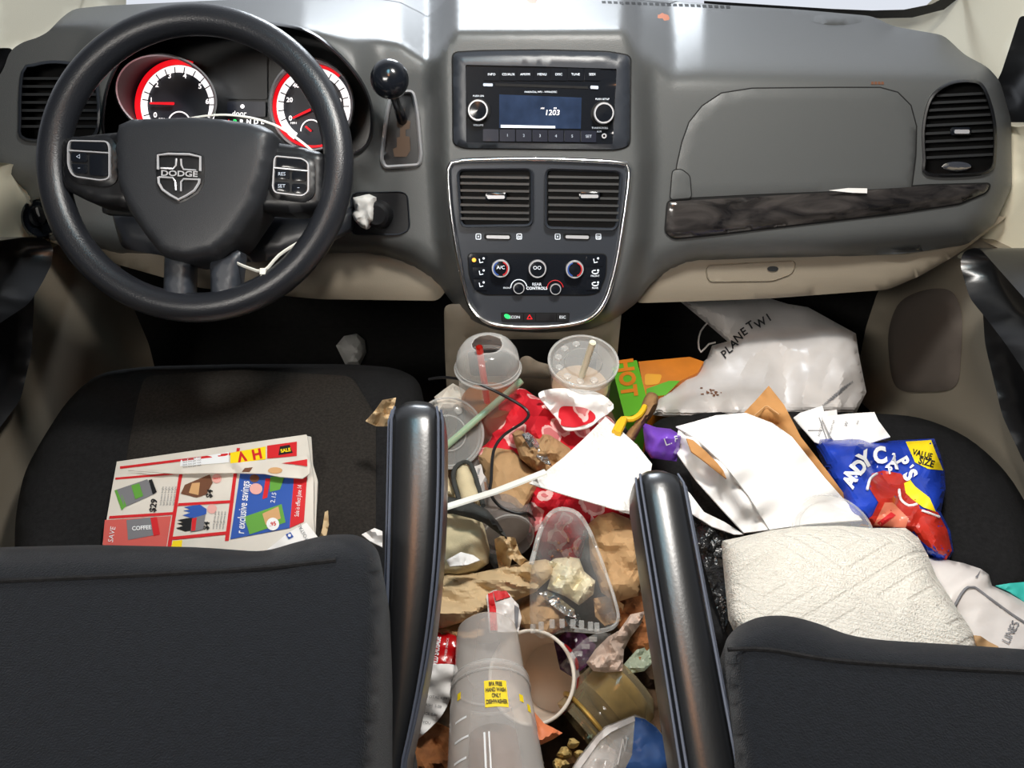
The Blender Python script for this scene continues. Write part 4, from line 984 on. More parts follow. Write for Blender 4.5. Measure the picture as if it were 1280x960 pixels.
# paper slip caught in the glovebox gap, crumbs on the pad
b = MB(); f = lambda x, y, l=0: D(x, y, .006 + l); patch(b, lin_closed([(1036, 238), (1060, 235), (1084, 235.5), (1084, 241.5), (1066, 241)], 5), f, .006, .0008, 0, 6); o = b.build('paper_slip', 'white'); tag(o, 'narrow white paper slip stuck in the glovebox lid gap', 'paper')
for lab, ol in (('small orange crumb on the right of the dashboard top', [(821, 19), (828, 16), (833, 18), (838, 20), (836, 25), (830, 26), (828, 23), (822, 23)]), ('small orange crumb at the dashboard edge above the radio', [(657, 0), (665, -2), (672, 0), (670, 4), (662, 4)])):
    b = MB(); patch(b, lin_closed(ol, 2), D, .001, .002, 0, 3, edge=2, edge_drop=.001); o = b.build('crumb', 'orangeink'); tag(o, lab, 'crumb')
b = MB()
for k in range(4): patch(b, lin_closed([(1089 + k * 4.2, 102), (1092 + k * 4.2, 102), (1092.4 + k * 4.2, 105.5), (1089 + k * 4.2, 105.5)], 3), D, .001, 0, 0, 4)
b.build('airbag_marking', 'brownink', dash)

# ---------------------------------------------------------------- driver seat: advert flyer, card, scraps
def flyer():
    r = thing('newspaper_flyer', 'folded colour advert flyer lying on the driver seat', 'newspaper', Pz(265, 640, .556))
    z = .562
    ol = [(146, 577, z), (250, 562, z + .004), (383, 543, z + .010), (384, 545, z + .01), (392, 600, z + .008), (392, 648, z + .004), (396, 690, z), (130, 690, z), (128, 680, z), (140, 610, z)]
    s = Sheet(ol, amp=.0015, freq=.015, seed=2, step=7); mats = ['news', 'red', 'white', 'greenink', 'grayink', 'ink', 'blueink', 'tanink', 'brownink', 'orangeink', 'pinkink', 'yellow', 'whiteink', M.setdefault('redpale', mat('pale_red_ink', (206, 92, 84), .6))]
    b = MB(); s.fill(b, .006); b.build('front_page', 'news', r)
    b = MB()
    dc = lambda o, mi, l=.0012, st=8: s.decal(b, o, mi, l, st)
    # red rules between the panels
    dc([(150, 583), (288, 566), (288, 569), (150, 586)], 1); dc([(144, 597), (226, 590), (226, 592.5), (144, 599.5)], 1)
    dc([(224, 592), (228, 592), (214, 684), (209, 684)], 1); dc([(137, 645), (216, 640), (216, 643.5), (136, 648.5)], 1)
    dc([(223, 629), (292, 625), (292, 628.5), (222, 632.5)], 1); dc([(296, 560), (300, 560), (286, 676), (281, 676)], 1); dc([(214, 671), (284, 664), (284, 668), (213, 675)], 1)
    # green lantern
    dc([(146, 612), (184, 599), (194, 617), (156, 634)], 4); dc([(143, 613), (149, 611), (158, 632), (152, 638)], 3); dc([(164, 607), (174, 604), (179, 620), (169, 624)], 3, .0018); dc([(186, 600), (190, 599), (196, 615), (191, 618)], 5, .0018)
    s.text(b, '$29', 192, 632, 11, 5, 80, bold=.03); 
    for k in range(5): s.text(b, 'led lantern bright', 202 + k * 4, 620, 3.4, 4, 82)
    # can panel
    dc([(131, 650), (214, 645), (208, 684), (128, 684)], 13, .0014); dc([(158, 650), (194, 646), (198, 668), (160, 675)], 4, .002); dc([(188, 647), (196, 646), (200, 668), (192, 670)], 1, .0024); s.text(b, 'COFFEE', 177, 660, 7, 12, 4, lift=.003, bold=.03); s.text(b, 'SAVE', 140, 668, 9, 12, 80, lift=.003)
    # wallets, gloves
    dc([(231, 606), (262, 593), (266, 603), (258, 618), (246, 622), (226, 617)], 8); dc([(240, 604), (250, 603), (248, 619), (236, 616)], 7, .0018); s.text(b, '$4', 262, 617, 10, 5, 80, bold=.03)
    dc(ell(271, 598, 6, 6, 14), 10); s.text(b, 'PRICE', 271, 598, 3.4, 1, 10, lift=.002)
    gl = [(230, 634), (240, 632), (250, 631), (258, 636), (258, 642), (250, 646), (240, 648), (228, 644), (238, 641), (229, 638), (238, 637)]
    dc(gl, 6); dc([(x - 8, y + 16) for x, y in gl], 5, .0016); dc([(240, 648), (257, 643), (254, 662), (238, 665)], 4, .0018); dc([(240, 648), (246, 647), (244, 663), (239, 664)], 1, .0022); s.text(b, '$4', 258, 657, 10, 5, 80, bold=.03); dc(ell(265, 636, 6, 6, 14), 10)
    for k in range(4): s.text(b, 'work gloves pair', 268 + k * 4, 650, 3.4, 4, 82)
    # blue offer panel and right strip
    dc([(300, 592), (368, 592), (362, 660), (288, 674)], 6, .0014); dc([(368, 592), (384, 592), (380, 652), (362, 660)], 1, .0014)
    s.text(b, 'r exclusive savings', 304, 634, 14.5, 12, 84, lift=.002, bold=.01, aspect=.62); s.text(b, 'Sale is effect June 14', 373, 626, 8, 12, 84, lift=.002, aspect=.6)
    dc([(305, 646), (352, 630), (357, 653), (312, 668)], 3, .002); dc([(328, 642), (348, 633), (351, 648), (332, 656)], 7, .0026); dc(ell(341, 655, 8, 8, 16), 12, .003); s.text(b, '.95', 341, 655, 7, 1, 10, lift=.0036, bold=.02)
    dc([(338, 596), (356, 595), (350, 612), (337, 615)], 3, .002); dc([(332, 598), (338, 598), (334, 622), (328, 624)], 1, .002); dc(ell(320, 611, 8, 7, 16), 10, .0024); s.text(b, '2.15', 342, 622, 8, 12, 80, lift=.0024); dc(ell(318, 598, 6, 5, 14), 8, .002)
    # top band
    dc([(226, 575), (286, 565), (286, 578), (225, 583)], 12); 
    for k in range(4): s.text(b, 'limit two per visit', 240 + k * 0, 573 + k * 3.2, 3.2, 4, 8)
    dc([(288, 566), (332, 558), (332, 574), (288, 580)], 11, .0016); s.text(b, 'V', 302, 570, 17, 1, 192, lift=.0022, bold=.04); s.text(b, 'H', 321, 567, 17, 1, 192, lift=.0022, bold=.04)
    dc([(334, 557), (371, 552), (371, 570), (334, 573)], 1, .0016); dc([(350, 558), (362, 556), (366, 566), (348, 569)], 5, .002)
    s.text(b, 'SALE', 357, 563, 6, 11, 10, lift=.0026, bold=.04)
    dc([(216, 676), (228, 675), (227, 684), (214, 684)], 11)
    b.build('front_page_print', mats, r)
    s2 = Sheet([(160, 588, z + .004), (225, 586, z + .012), (300, 578, z + .02), (383, 569, z + .026), (388, 580, z + .024), (387, 592, z + .020), (378, 598, z + .016), (350, 596, z + .018), (330, 592, z + .018), (290, 591, z + .012), (220, 592, z + .008)], amp=.001, freq=.02, seed=9, step=5)
    b = MB(); s2.fill(b, .001); s2.decal(b, [(352, 579), (384, 574), (384, 583), (372, 581)], 1); s2.decal(b, [(306, 585), (316, 584), (312, 590), (302, 590)], 5); s2.decal(b, ell(344, 588, 9, 4, 14), 7, lin=False); b.build('folded_flap', ['news', 'red', 'brownink', 'ink', 'grayink', 'brownink', 'blueink', 'tanink'], r)
    s3 = Sheet([(384, 545, z), (389, 546, z), (391, 580, z), (397, 600, z), (395, 650, z - .003), (394, 684, z - .004), (386, 684, z - .004), (384, 600, z)], amp=.001, freq=.03, seed=4, step=5); b = MB(); s3.fill(b, .004); b.build('inner_pages', 'news', r)
flyer()
multi('envelope', 'white card with small blue square logo on the driver seat beside the flyer', 'card', ['white', 'blueink', 'grayink'], [(330, 690, .573), (360, 666, .578), (383, 653, .58), (398, 672, .575), (402, 690, .572)], lambda b, s: (s.decal(b, [(357, 668), (363, 665), (367, 671), (361, 674)], 1), s.text(b, 'POSTAL', 379, 665, 6, 2, 118), s.text(b, '◆', 362, 669.5, 5, 0, 30, lift=.002)), amp=0)
sheet('paper_scrap', 'small torn brown paper scrap on the driver seat by the white card', 'paper', 'kraft2', [(398, 676, .56), (403, 660, .57), (406, 640, .58), (410, 638, .58), (411, 655, .575), (408, 668, .57), (400, 680, .56)], amp=.004, freq=.08, step=3)
sheet('paper_scrap', 'curled brown paper scrap tucked against the tip of the driver armrest', 'paper', 'kraft2', [(457, 526, .62), (468, 514, .64), (478, 500, .66), (495, 497, .66), (492, 512, .65), (486, 520, .64), (487, 532, .62), (470, 532, .62)], amp=.008, freq=.06, step=3)
sheet('paper_scrap', 'white paper corner between driver backrest and armrest', 'paper', 'white', [(452, 668, .60), (468, 660, .61), (478, 664, .61), (478, 684, .60), (462, 676, .60)], amp=0)

# ---------------------------------------------------------------- the heap, back to front
sheet('napkin', 'pale crumpled napkin beside the tip of the driver armrest', 'napkin', M.setdefault('napw', mat('ivory_napkin', (222, 212, 198), .9, bump=.3, bscale=80)), zo([(543, 496), (556, 486), (566, 479), (580, 487), (592, 500), (580, 512), (556, 512), (545, 540)], .04), amp=.01, freq=.03, seed=3, puff=.015, puffw=14)
multi('snack_wrapper', 'brown and orange snack wrapper under the domed cup', 'wrapper', ['brownink', 'orange_box', 'whiteink'], zo([(560, 498), (578, 493), (590, 496), (606, 504), (612, 508), (604, 516), (590, 520), (572, 510)], .045), lambda b, s: (s.decal(b, [(590, 497), (607, 505), (602, 514), (591, 510)], 1), s.text(b, 'ERDR', 578, 499, 8, 2, -18, bold=.03)), amp=.004, freq=.05)
sheet('cloth', 'bright red cloth with pink flower print, bunched in the middle of the heap', 'cloth', 'floral', zo([(622, 500, .02), (640, 488, .02), (655, 486, .03), (672, 497, .03), (700, 505, .03), (760, 520), (775, 548), (806, 600), (806, 640), (760, 650, -.01), (735, 665), (722, 704, -.02), (690, 706, -.03), (668, 690, -.02), (656, 660, -.01), (664, 612), (650, 580), (625, 584), (600, 578), (600, 562), (612, 550), (612, 530)], .03), amp=.016, freq=.022, seed=8, puff=.02, puffw=25, smooth=True)
# lid leaning on the armrest
def lid():
    c = Pz(561, 541, .565); n = ((CAM - c).normalized() * .9 + V((.25, 0, .25))).normalized(); k = (c - CAM).length / ray(561, 541).length / F; R = 45 * k
    r = thing('cup_lid', 'loose clear plastic cup lid leaning against the driver armrest', 'lid', c - n * .006)
    b = MB(); b.lathe([(R, -.006), (R, 0), (R * .97, .002), (R * .92, .001), (R * .88, -.003), (R * .86, -.003), (R * .5, -.003), (R * .47, -.001), (0, -.001)], c, n, 0, 56); b.build('lid_disc', 'clear_lid', r)
    x = n.orthogonal().normalized(); y = n.cross(x); b = MB(); b.tube([c + (x * math.cos(a) + y * math.sin(a)) * R * .99 for a in np.linspace(0, 2 * math.pi, 61)[:-1]], .0013, 0, True, 8); b.build('lid_rim', 'clear_lid', r)
    b = MB(); b.tube([c + (x * math.cos(a) + y * math.sin(a)) * R * .5 - n * .001 for a in np.linspace(0, 2 * math.pi, 41)[:-1]], .0008, 0, True, 6); b.build('lid_ridge', 'clear_lid', r)
    for a in (0.4, 1.3, 2.2): b = MB(); b.lathe([(.005, -.003), (.0045, .0), (0, .001)], c + (x * math.cos(a) + y * math.sin(a)) * R * .7, n, 0, 14); b.build('lid_bubble', 'clear_lid', r)
lid()
b = MB(); P_, Q_ = Pz(652, 476, .60), Pz(548, 566, .552); b.tube([P_, Q_], .0043, 0, seg=14, caps=False); b.tube([P_, Q_], .0037, 0, seg=14, caps=False); o = b.build('straw', 'clear_green'); tag(o, 'long pale green straw lying across the heap under the loose lid', 'straw')
def bowl():
    r = thing('paper_plate', 'bent white paper plate with red floral lining, below the coffee cup', 'plate', Pz(718, 520, .52))
    s = Sheet(zo([(673, 492, .04), (690, 486, .05), (715, 486, .05), (745, 490, .05), (762, 500, .05), (767, 510, .04), (752, 522, .03), (738, 533, .03), (722, 537, .02), (706, 537, .02), (697, 524, .02), (682, 506, .03)], .055), amp=.006, freq=.03, seed=6, smooth=True, step=4)
    b = MB(); s.fill(b, .0015); b.build('plate_sheet', 'white', r)
    b = MB(); s.decal(b, cat_closed([(700, 510), (716, 508), (734, 511), (744, 519), (742, 526), (728, 532), (716, 534), (700, 530)], 3), 0, .0016, 4, False); b.build('plate_lining', 'floral', r)
bowl()
sheet('paper_bag', 'crumpled brown paper bag with foil inside, on the red cloth', 'bag', 'kraft', zo([(640, 542), (652, 532), (664, 534), (690, 545), (712, 560), (722, 576), (712, 592), (690, 596), (668, 588), (650, 572)], .06), amp=.014, freq=.04, seed=4, puff=.02, puffw=18, step=4)
sheet('foil_wrap', 'strip of crumpled silver foil inside the brown bag on the red cloth', 'foil', 'foil', zo([(652, 543), (660, 540), (668, 546), (676, 558), (684, 570), (690, 582), (680, 578), (668, 568), (660, 556)], .086), amp=.006, freq=.09, seed=2, step=3)
sheet('paper_bag', 'flattened brown paper bag with stained front, beside the loose lid', 'bag', 'kraft', zo([(598, 570), (606, 559), (618, 558), (640, 562), (656, 575), (672, 588), (684, 592), (672, 606), (655, 640), (628, 640), (608, 612)], .05), amp=.010, freq=.03, seed=11, puff=.02, puffw=20, step=4)
def graycup():
    r = thing('plastic_cup', 'translucent grey plastic cup lying on its side in the heap', 'cup', Pz(630, 650, .47))
    c0, c1 = Pz(616, 600, .50), Pz(636, 672, .535); ax = (c1 - c0); L = ax.length; ax.normalize()
    b = MB(); b.lathe([(.036, 0), (.0355, L * .5), (.032, L * .9), (.026, L * 1.0), (0, L * 1.02)], c0, ax, 0, 40); b.build('cup_wall', 'clear_grey', r)
    x = ax.orthogonal().normalized(); y = ax.cross(x); b = MB(); b.tube([c0 + ax * L * .985 + (x * math.cos(a) + y * math.sin(a)) * .028 for a in np.linspace(0, 2 * math.pi, 41)[:-1]], .001, 0, True, 6); b.build('cup_foot', 'clear_lid', r)
    b = MB(); b.lathe([(0, L * .2), (.030, L * .2), (.027, L * .85), (0, L * .85)], c0, ax, 0, 24); b.build('cup_residue', M.setdefault('resid', mat('grey_brown_residue', (110, 96, 84), .8, var=.3)), r)
graycup()
def cap():
    r = thing('cap', 'beige cotton cap with dark webbing straps, against the driver armrest', 'cap', Pz(580, 670, .47))
    def kid(n, m_, ol, dz, mats=None, **k):
        s = Sheet(zo(ol, dz), step=4, **k); b = MB(); s.fill(b, .003); return b.build(n, m_, r, ang=60), s
    kid('crown', 'khaki', [(546, 642), (575, 636), (598, 640), (606, 660), (612, 686), (611, 702), (596, 712), (570, 718), (546, 716)], .06, amp=.012, freq=.022, seed=3, puff=.02, puffw=26)
    kid('visor', 'webbing', [(550, 618), (566, 622), (592, 628), (610, 638), (622, 652), (632, 668), (634, 672), (622, 664), (606, 652), (590, 646), (566, 640), (550, 640)], .095, puff=.008, puffw=8)
    _, s = kid('ear_flap', 'khaki', [(568, 600), (570, 585), (578, 579), (586, 580), (592, 592), (599, 614), (602, 630), (586, 630), (575, 626)], .085, puff=.012, puffw=10)
    b = MB(); b.tube([s(x, y, .002) for x, y in cat_open([(575, 628), (567, 600), (569, 585), (578, 578), (587, 579), (593, 592), (600, 616), (604, 632)], 4)], .0026, 0, seg=8); b.build('flap_binding', 'webbing', r)
    kid('side_panel', 'khaki', [(556, 590), (560, 596), (566, 610), (571, 622), (556, 618), (548, 610)], .08, puff=.006, puffw=8)
    kid('strap', 'webbing', [(611, 692), (617, 692), (626, 694), (630, 706), (628, 716), (620, 714), (612, 702)], .05)
cap()
b = MB(); cabl = [(536, 474, .60), (560, 472, .61), (598, 480, .625), (640, 500, .61), (660, 515, .60), (655, 527, .60), (630, 544, .59), (617, 564, .585), (614, 600, .58), (613, 616, .575), (624, 632, .565), (644, 641, .56), (660, 642, .555), (668, 650, .53)]
b.tube([Pz(*p) for p in cat_open(cabl, 4)], .0018, 0, seg=8); o = b.build('charging_cable', 'cable'); tag(o, 'thin black charging cable looping over the heap', 'cable')
multi('packet', 'small pale blue and orange packet behind the beige cap flap', 'packet', ['plasticbag', 'blueink', 'orange_box', 'grayink'], zo([(590, 584), (602, 580), (604, 592), (610, 600), (612, 640), (602, 640), (594, 604)], .05), lambda b, s: (s.text(b, 'SALT FREE', 598, 594, 4, 3, 84), s.decal(b, [(605, 602), (611, 604), (611, 614), (606, 612)], 2)), amp=.003, freq=.04)
def fan():
    ol = zo([(757, 521, -.02), (772, 534, -.01), (796, 556), (815, 580), (812, 600), (797, 640, -.01), (770, 637), (740, 628), (705, 618), (661, 604, -.01), (676, 594), (704, 572), (728, 550)], .115)
    o, s = sheet('paper_towel', 'fan of bright white dimpled paper towel in front of the passenger armrest', 'paper towel', 'towel2', ol, amp=.006, freq=.012, seed=6, step=5)
fan()
sheet('paper_towel', 'grey shaded lower fold of paper towel under the bright white fan', 'paper towel', 'towel2', zo([(734, 620), (760, 622), (800, 618), (802, 646), (780, 640), (762, 634), (740, 628)], .09), amp=.002, freq=.02)
b = MB(); b.tube([Pz(554, 635, .625), Pz(620, 614, .63), Pz(682, 590, .632)], .0042, 0, seg=8, flat=.45); o = b.build('stirrer', 'tie'); tag(o, 'flat white plastic stirrer lying across the cap and cable', 'stirrer')
sheet('paper_bag', 'rounded crumpled brown paper bag by the passenger armrest', 'bag', 'kraft', zo([(735, 655), (748, 644), (766, 640), (786, 648), (798, 662), (806, 690), (808, 720), (798, 744), (770, 752), (752, 740), (738, 700)], .06), amp=.012, freq=.03, seed=14, puff=.03, puffw=28, step=4)
sheet('paper_bag', 'orange brown crumpled paper against the passenger armrest', 'paper', 'orange_nap', zo([(772, 752), (790, 742), (815, 738), (822, 780), (826, 830), (800, 830), (780, 800), (766, 770)], .03), amp=.014, freq=.04, seed=15, puff=.015, puffw=15, step=4)
sheet('paper_bag', 'pleated tan paper bag laid flat beside the driver armrest', 'bag', 'kraft2', zo([(540, 722), (560, 714), (596, 716), (628, 709), (660, 702), (682, 699), (694, 704), (692, 718), (668, 740), (640, 752), (606, 760), (580, 776), (552, 786), (536, 782), (536, 750)], .06), amp=.016, freq=.03, seed=22, aniso=(.5, 1.5), ang=.28, puff=.012, puffw=14, step=3)
sheet('paper_strip', 'upright torn brown paper strip behind the pleated tan bag', 'paper', 'kraft2', zo([(618, 674, .02), (626, 670, .03), (644, 672, .03), (648, 686, .02), (652, 694), (664, 704), (650, 706), (640, 698), (636, 712), (624, 712), (620, 690)], .065), amp=.012, freq=.07, seed=5, step=3)
sheet('wax_wrapper', 'crumpled cream waxed paper in the middle of the heap', 'wrapper', 'cream', zo([(680, 706), (694, 698), (712, 696), (724, 698), (730, 714), (744, 726), (742, 742), (724, 756), (706, 744), (684, 736), (688, 722)], .065), amp=.016, freq=.05, seed=25, puff=.012, puffw=10, step=3)
sheet('paper_bag', 'folded tan paper bag with a sharp crease left of the silver wrapper', 'bag', 'kraft', zo([(648, 752), (668, 738), (690, 742), (704, 758), (712, 780), (690, 792), (664, 790), (640, 776)], .04), amp=.012, freq=.035, seed=31, puff=.015, puffw=15, step=4)
sheet('foil_wrapper', 'silver foil snack wrapper with dark opening', 'wrapper', 'foil', zo([(674, 742), (684, 738), (700, 748), (718, 762), (720, 772), (706, 768), (692, 758)], .066), amp=.005, freq=.07, seed=3, step=3)
sheet('film_scrap', 'dark plastic scrap at the end of the silver wrapper', 'wrapper', 'blackfilm', zo([(706, 770), (720, 764), (726, 772), (724, 782), (710, 782)], .062), amp=.003, freq=.05, step=3)
sheet('wrapper', 'dark purple wrapper under the clear clamshell rim', 'wrapper', M.setdefault('dkpurple', mat('dark_purple_film', (70, 38, 66), .3, bump=.4, bscale=60)), zo([(692, 800), (706, 790), (730, 792), (745, 806), (736, 830), (716, 846), (700, 836)], .03), amp=.01, freq=.05, seed=8, step=4)
def clam():
    r = thing('clamshell_container', 'clear plastic clamshell dome with ribbed rim, right of centre', 'food container', Pz(715, 720, .48))
    ol = zo([(664, 712), (668, 690), (676, 662), (688, 642, .01), (703, 636, .015), (722, 642, .015), (736, 662, .01), (748, 690), (758, 718), (766, 748), (772, 772), (766, 786), (744, 792), (706, 790), (676, 798), (664, 780), (662, 745)], .085)
    s = Sheet(ol, amp=.001, freq=.02, puff=.022, puffw=26, smooth=True, step=4); b = MB(); patch(b, s.ol, s, 0, 0, 0, 5); b.build('dome', 'clear', r, ang=70)
    rim = [(664, 705), (668, 690), (676, 662), (688, 642), (703, 636), (722, 642), (736, 662), (748, 690), (758, 718), (768, 748), (773, 772), (766, 784), (746, 789), (718, 787)]
    b = MB(); b.tube([s(x, y, .002) for x, y in cat_open(rim, 5)], .0026, 0, seg=8, flat=.6); b.build('rim', 'clear_lid', r)
    for k, (x, y) in enumerate(cat_open([(666, 786), (690, 780), (716, 780), (746, 784)], 9)): b = MB(); b.box(s(x, y, .003), (.0024, 0, 0), (0, .0035, .002), (0, -.001, .0018)); b.build('rim_rib', 'clear_lid', r, bevel=.0006)
    rng = random.Random(3)
    for k in range(9): x, y = rng.uniform(690, 722), rng.uniform(672, 700); b = MB(); b.lathe([(0, .001), (.0012, .0008), (.0014, 0)], s(x, y, .001), (CAM - s(x, y)).normalized(), 0, 8); b.build('crumb_speck', 'brownink', r)
clam()
def clam2():
    s = Sheet(zo([(700, 832), (716, 812), (732, 798), (748, 790), (764, 792), (752, 812), (730, 832), (712, 844)], .045), puff=.006, puffw=10, amp=.002, freq=.04); r = thing('plastic_tray', 'small clear ribbed plastic tray edge below the clamshell dome', 'food container', s(728, 820) - V((0, 0, .02)))
    b = MB(); patch(b, s.ol, s, 0, 0, 0, 5); b.build('tray', 'clear', r)
    for k in range(4): b = MB(); b.box(s(714 + k * 9, 826 - k * 9, .002), (.004, 0, 0), (0, .0016, .002), (0, -.001, .0016)); b.build('tray_rib', 'clear_lid', r)
clam2()
sheet('napkin', 'crumpled pinkish white napkin above the jar', 'napkin', 'napkin', zo([(733, 828), (744, 812), (760, 796), (774, 788), (788, 768), (806, 764), (802, 778), (788, 796), (780, 812), (778, 838), (758, 840), (742, 838)], .06), amp=.012, freq=.05, seed=17, puff=.012, puffw=12, step=3.5)
multi('sauce_wrapper', 'grey wrapper with bright red torn edge above the tumbler', 'wrapper', ['plasticbag', 'red', 'grayink'], zo([(608, 744), (616, 738), (632, 736), (640, 747), (648, 756), (652, 772), (648, 790), (612, 790), (610, 765)], .07), lambda b, s: (s.decal(b, [(610, 742), (616, 740), (620, 760), (622, 788), (613, 788), (612, 765)], 1, .002, 4), s.decal(b, [(616, 739), (632, 737), (638, 746), (620, 751)], 1, .002, 4), s.decal(b, [(643, 756), (649, 760), (647, 786), (644, 784)], 2, .002, 4)), amp=.006, freq=.05, seed=2)
multi('snack_packet', 'red foil snack packet lying by the lower driver armrest', 'packet', ['redgloss', 'whiteink'], zo([(532, 850), (536, 800), (542, 786), (576, 790), (574, 806), (570, 832), (550, 838), (540, 842)], .05), lambda b, s: (s.text(b, 'WILD SAUSAGE', 545.5, 815, 10, 1, 82, lift=.002, aspect=.55, bold=.03), s.text(b, 'SMOKED SNACK', 558, 812, 4, 1, 82, lift=.002), b.tube([s(551.5, 790, .001), s(548, 838, .001)], .0005, 1, seg=5)), amp=.005, freq=.04, seed=6, puff=.008, puffw=8)
sheet('napkin', 'darker brown folded paper just below the pleated tan bag', 'napkin', 'kraft', zo([(536, 790), (560, 776), (600, 766), (616, 770), (612, 786), (600, 798), (560, 804), (538, 806)], .045), amp=.014, freq=.035, seed=41, aniso=(.5, 1.6), ang=.2, puff=.012, puffw=10, step=3)
sheet('paper_scrap', 'small white paper flake between the cap and the pleated tan bag', 'paper', 'white', zo([(558, 700), (576, 690), (592, 694), (600, 700), (584, 706), (562, 708)], .09), amp=.004, freq=.06, step=3)
sheet('paper_scrap', 'tan paper scrap under the open end of the clear clamshell', 'paper', 'kraft', zo([(742, 748), (764, 744), (780, 756), (776, 776), (756, 782), (744, 770)], .05), amp=.012, freq=.05, seed=43, step=3)
sheet('paper_scrap', 'pale green film scrap between jar and passenger armrest', 'wrapper', M.setdefault('palegreen', mat('pale_green_film', (150, 160, 140), .4, bump=.3, bscale=60)), zo([(780, 830), (796, 812), (818, 806), (822, 822), (806, 838), (786, 842)], .04), amp=.008, freq=.06, seed=44, step=3)
# receipt, napkins
multi('receipt', 'long white receipt curling down past the driver armrest', 'receipt', ['white', 'grayink'], zo([(538, 836, .03), (548, 830, .035), (572, 834, .03), (566, 862, .02), (556, 888, .01), (540, 908), (514, 930, -.01), (490, 948, -.015), (468, 968, -.02), (462, 966, -.02), (490, 930), (506, 900, .01), (522, 868, .02)], .05), lambda b, s: [s.text(b, t, x, y, 5, 1, -8, lift=.0012) for t, x, y in (('TOTAL 4.99', 546, 872), ('CASH  5.00', 540, 882), ('CHANGE 0.01', 532, 892), ('THANK YOU', 524, 902), ('SOLD TO', 516, 912))], amp=.001, freq=.02, smooth=True, step=5)
sheet('napkin', 'orange brown stained paper at the bottom beside the tumbler', 'napkin', 'orange_nap', zo([(486, 975), (510, 930), (530, 906), (545, 902), (566, 912), (580, 975)], .02), amp=.014, freq=.04, seed=12, puff=.015, puffw=15, step=4)
# white paper cup tipped on its side
def papercup():
    r = thing('paper_cup', 'white paper cup on its side with open mouth, beside the tumbler', 'cup', Pz(690, 860, .44))
    c = Pz(664, 846, .50); k = (c - CAM).length / ray(664, 846).length / F; R = 55 * k
    t = (CAM - c).normalized(); side_ = V((-1, 0, 0)); n = (t * .93 + side_ * .30).normalized()
    b = MB(); b.lathe([(R, .0), (R * .92, -.04), (R * .82, -.085), (R * .8, -.09), (0, -.09)], c, n, 0, 56); b.build('cup_wall', 'white', r)
    b = MB(); b.lathe([(R * .985, 0), (R * .9, -.04), (R * .80, -.08), (0, -.08)], c, n, 0, 56); b.build('cup_lining', 'cupcard', r)
    x = n.orthogonal().normalized(); y = n.cross(x); b = MB(); b.tube([c + (x * math.cos(a) + y * math.sin(a)) * R for a in np.linspace(0, 2 * math.pi, 61)[:-1]], .0018, 0, True, 8); b.build('rolled_rim', M.setdefault('rimcard', mat('paper_cup_rim', (236, 226, 212), .6)), r)
    b = MB()
    for a0 in np.arange(0, 6.2, .42):
        hs = (.016, .03, .045, .06); vs = []
        for da in (0, .12, .24):
            for h in hs: rd = R * (1 - .08 * h / .04) + .0006; aa = a0 + da + h * 4; vs.append(c + (x * math.cos(aa) + y * math.sin(aa)) * rd - n * h)
        b.add(vs, [(i * 4 + k, i * 4 + k + 1, i * 4 + k + 5, i * 4 + k + 4) for i in range(2) for k in range(3)])
    b.build('cup_print', 'red', r)
papercup()
def jar():
    c = Pz(738, 904, .46); e = Pz(790, 852, .475); ax = (c - e).normalized(); L = (c - e).length; k = (c - CAM).length / ray(738, 904).length / F; R = 46 * k
    r = thing('plastic_jar', 'clear jar with gold rim and food scraps, lying at lower right of the heap', 'jar', Pz(760, 880, .43)); 
    b = MB(); b.lathe([(0, -L * 1.05), (R * .8, -L * 1.02), (R * 1.05, -L * .85), (R * 1.1, -L * .3), (R * 1.02, -.012), (R * .96, -.004), (R * .96, .012), (R * .93, .012)], c, ax, 0, 48); b.build('jar_wall', 'clear_jar', r)
    x = ax.orthogonal().normalized(); y = ax.cross(x); b = MB(); b.tube([c + (x * math.cos(a) + y * math.sin(a)) * R * 1.0 for a in np.linspace(0, 2 * math.pi, 61)[:-1]], .0022, 0, True, 8); b.build('jar_ring', 'gold', r)
    b = MB(); b.lathe([(0, -L * .95), (R * .7, -L * .92), (R * .95, -L * .7), (R * .9, -L * .35), (R * .4, -L * .25), (0, -L * .22)], c, ax, 0, 28); b.build('food_remains', M.setdefault('olive', mat('olive_residue', (158, 138, 92), .7, bump=.7, bscale=70, var=.4, vscale=40)), r)
jar()
for k, (x, y, q) in enumerate([(706, 940, 9), (716, 928, 7), (700, 955, 10), (724, 942, 6)]):
    s = Sheet(zo([(x + q * math.cos(a) * (1 + .25 * math.sin(3 * a + k)), y + q * .8 * math.sin(a)) for a in np.linspace(0, 6.28, 10)[:-1]], .05), amp=.006, freq=.12, seed=k, puff=.01, puffw=6, step=2.5); b = MB(); s.fill(b, .004); o = b.build('food_scrap', 'food'); tag(o, 'pale yellow lump of leftover food in front of the jar', 'food', 'food lumps by the jar')
multi('pastry_crust', 'pointed orange scrap with red printed edge against the tumbler', 'scrap', ['orangeink', 'red', 'ink'], zo([(664, 893), (668, 890), (680, 904), (692, 910), (703, 916), (690, 924), (672, 932), (666, 920)], .07), lambda b, s: (s.decal(b, [(664, 894), (668, 893), (673, 930), (667, 922)], 1, .002, 3), s.text(b, 'FLOUR', 664, 912, 5, 2, 100, lift=.003)), amp=.004, freq=.06, puff=.008, puffw=8)
